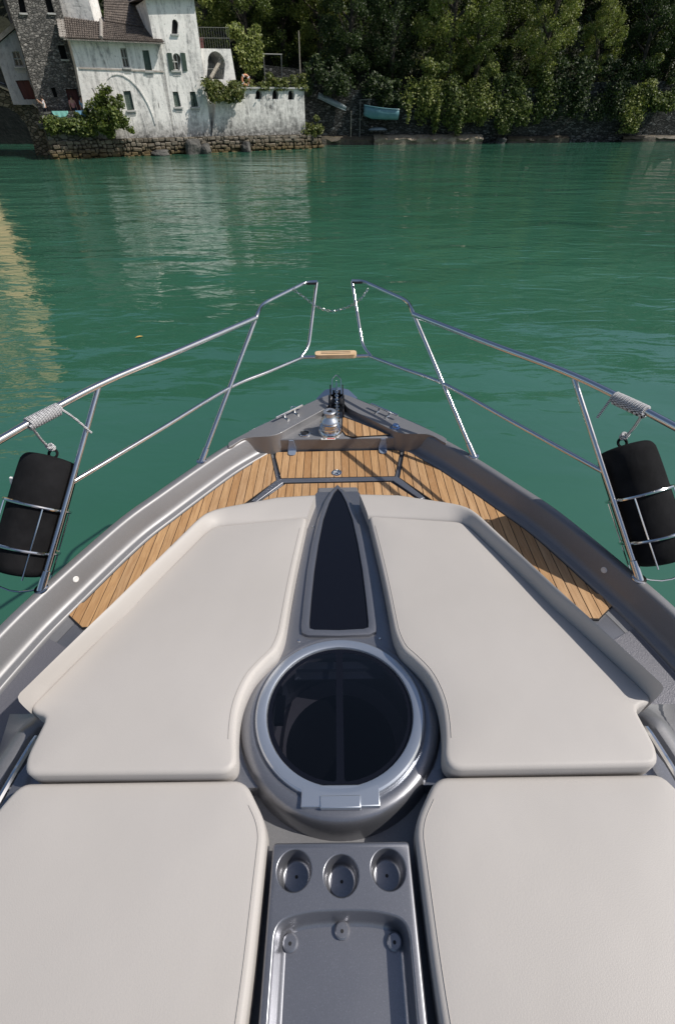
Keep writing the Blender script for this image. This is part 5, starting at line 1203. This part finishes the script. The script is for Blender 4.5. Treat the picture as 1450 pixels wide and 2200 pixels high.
# bolster cross-section along the seam
BS = [(-.35, -.40), (-.05, -.16), (-.01, -.02), (.06, .22), (.20, .56), (.38, .82), (.60, .96), (.80, 1.0), (.95, .93), (1.03, .70), (1.04, .30), (1.0, -.5)]
brow = []
for a, b, h in zip(inn, outc, crest_h):
    a = Vector((a.x, a.y, 0)) + (Vector((a.x, a.y, 0)) - Vector((b.x, b.y, 0))).normalized() * .012; row = []
    for u, v in BS:
        x, y = a.x + (b.x - a.x) * u, a.y + (b.y - a.y) * u
        z = Cz(y) + (h * v if v >= 0 else v * .16)
        row.append(Vector((x, y, z)))
    brow.append(row)
for s_, where in ((1, 'right'), (-1, 'left')):
    c = FRONT if s_ > 0 else [Vector((-p.x, p.y, 0)) for p in FRONT][::-1]
    org = (s_ * .55, 1.1, Cz(1.1) - .12)
    cu = Thing('front_cushion', BM, org, ('beige front sunpad cushion on the %s of the smoked glass spine' % where), 'cushion', 'sunpad cushions')
    mb, ins_ = cushion_mesh(c, zfF, .11); cu.part('pad', mb, VINYL, smooth=60)
    mb = MB().loft(brow, caps=True); cu.part('bolster', mb if s_ > 0 else mb.flipx(), VINYL, smooth=60)
    inner = [p for p in ins_ if abs(p.x) < .42 and .585 < p.y < 1.62]
    if s_ < 0: inner = inner
    inner.sort(key=lambda p: -p.y)
    cu.part('seam', MB().tube([Vector((p.x, p.y, Cz(p.y) + .0014)) for p in inner], .0010, 5), SEAM)
    c = AFT if s_ > 0 else [Vector((-p.x, p.y, 0)) for p in AFT][::-1]
    ca_ = Thing('aft_cushion', BM, (s_ * .6, -.2, ZC - 1.60), ('beige aft sunpad cushion on the %s of the cup holder tray' % where), 'cushion', 'sunpad cushions')
    mb, ins_ = cushion_mesh(c, zfA, .12); ca_.part('pad', mb, VINYL, smooth=60)
    inner = sorted([p for p in ins_ if abs(p.x) < .34 and -.85 < p.y < .44], key=lambda p: -p.y)
    ca_.part('seam', MB().tube([Vector((p.x, p.y, zfA(0, 0) + .0014)) for p in inner], .0010, 5), SEAM)

# ================================================================== FENDERS
e_ = (PT - PBa).normalized(); outw = Vector((.92, .38, 0)); outw = (outw - e_ * outw.dot(e_)).normalized()
Lp = (PT - PBa).length; FR_ = .132; FL_ = .62
ctr0 = PBa + e_ * (.03 * Lp) + outw * (FR_ + .034)
def frame(z_axis, origin):
    z = z_axis.normalized(); x = Vector((1, 0, 0)); x = (x - z * x.dot(z)).normalized(); y = z.cross(x); m = Matrix((x, y, z)).transposed().to_4x4(); m.translation = origin; return m
FM = frame(e_, ctr0)
for s_, where in ((1, 'right'), (-1, 'left')):
    fx = (lambda m_: m_ if s_ > 0 else m_.flipx()); orig = Vector((ctr0.x * s_, ctr0.y, ctr0.z))
    fe = Thing('fender', BM, orig, 'black canvas covered fender in the steel basket on the %s bow rail' % where, 'fender', 'fenders on the bow rail')
    pr = [(0, 0), (.06, .003), (.105, .012), (.126, .036), (FR_, .075), (FR_ * 1.012, .20), (FR_ * 1.015, .40), (FR_, FL_ - .075), (.126, FL_ - .036), (.105, FL_ - .012), (.06, FL_ - .003), (0, FL_)]
    prs = catmull([(r_, 0, z) for r_, z in pr], 4); fe.part('body', fx(MB().lathe([(max(0, p.x), p.z) for p in prs], FM, 36, False)), CANVAS, smooth=70)
    fe.part('eye', fx(MB().tube([FM @ Vector((.022 * math.cos(t), 0, FL_ + .012 + .022 * math.sin(t))) for t in (2 * math.pi * k / 14 for k in range(14))], .007, 6, closed=True)), CANVAS)
    if s_ < 0:
        q = FM @ Vector((FR_ * .93, -FR_ * .40, FL_ * .72)); fe.part('tag', MB().box((-q.x, q.y, q.z), (.02, .012, .055), Matrix.Rotation(.3, 3, 'Y')), WHITEPL)
    # steel basket belongs to the boat
    bk = None
    for zz in (.14, .36):
        ringp = [FM @ Vector(((FR_ + .016) * math.cos(t), (FR_ + .016) * math.sin(t), zz)) for t in (2 * math.pi * k / 36 for k in range(36))]
        r_ = boat.part('fender_basket' if bk is None else 'basket_ring', fx(MB().tube(ringp, .0085, 8, closed=True)), STEEL, parent=bk); bk = bk or r_
    for t in (-2.3, -.75, .8, 2.4):
        a, b = FM @ Vector(((FR_ + .014) * math.cos(t), (FR_ + .014) * math.sin(t), .0)), FM @ Vector(((FR_ + .014) * math.cos(t), (FR_ + .014) * math.sin(t), .36))
        boat.part('basket_rod', fx(MB().tube([a, b], .0036, 6)), STEEL, parent=bk)
    lo_ = [FM @ Vector((q * (FR_ + .014), -.03, -.03 - .05 * (1 - q * q))) for q in (-1, -.7, -.35, 0, .35, .7, 1)]
    boat.part('basket_bottom', fx(MB().tube([FM @ Vector((-(FR_ + .014), -.03, .0))] + lo_ + [FM @ Vector((FR_ + .014, -.03, 0))], .0045, 6)), STEEL, parent=bk)
    # rope: coil on the top rail, one end to the fender, one loose tail
    A_, B_ = U(596, 866, 1.08), U(664, 899, 1.08); ax_ = (B_ - A_).normalized(); up_ = Vector((0, 0, 1)); sd = ax_.cross(up_).normalized(); n_t = 13; rr_ = .0245
    hp = [A_ + ax_ * ((B_ - A_).length * k / (n_t * 14)) + (sd * math.cos(2 * math.pi * k / 14) + up_ * math.sin(2 * math.pi * k / 14)) * rr_ for k in range(n_t * 14 + 1)]
    eye = FM @ Vector((0, 0, FL_ + .03)); mid = hp[-1].lerp(eye, .55) + Vector((.01, 0, -.01))
    tail = [hp[0] + Vector((0, 0, 0)), hp[0] + Vector((-.03, .02, -.06)), hp[0] + Vector((-.07, .035, -.15))] if s_ < 0 else [hp[0], hp[0] + Vector((-.015, .0, -.05)), hp[0] + Vector((-.03, .0, -.10))]
    ro = Thing('fender_rope', BM, (s_ * A_.x, A_.y, A_.z), 'black and white striped rope wound round the %s top rail and tied to the fender' % where, 'rope', 'fender ropes')
    ro.part('coil', fx(MB().tube(hp, .0068, 7)), ROPE, smooth=60)
    ro.part('line', fx(MB().tube(catmull([hp[-1], mid, eye], 6), .0065, 7)), ROPE, smooth=60)
    ro.part('tail', fx(MB().tube(catmull(tail, 5), .0060, 7)), ROPE, smooth=60)
    kn = hp[-1].lerp(eye, .80); mb = MB(); ld = (eye - hp[-1]).normalized(); s1_ = ld.cross(Vector((0, 1, 0))).normalized(); s2_ = ld.cross(s1_)
    mb.tube([kn + (s1_ * math.cos(t) + s2_ * math.sin(t)) * .014 + ld * (.004 * t - .012) for t in (2 * math.pi * k / 12 for k in range(26))], .0062, 7); ro.part('knot', fx(mb), ROPE, smooth=60)
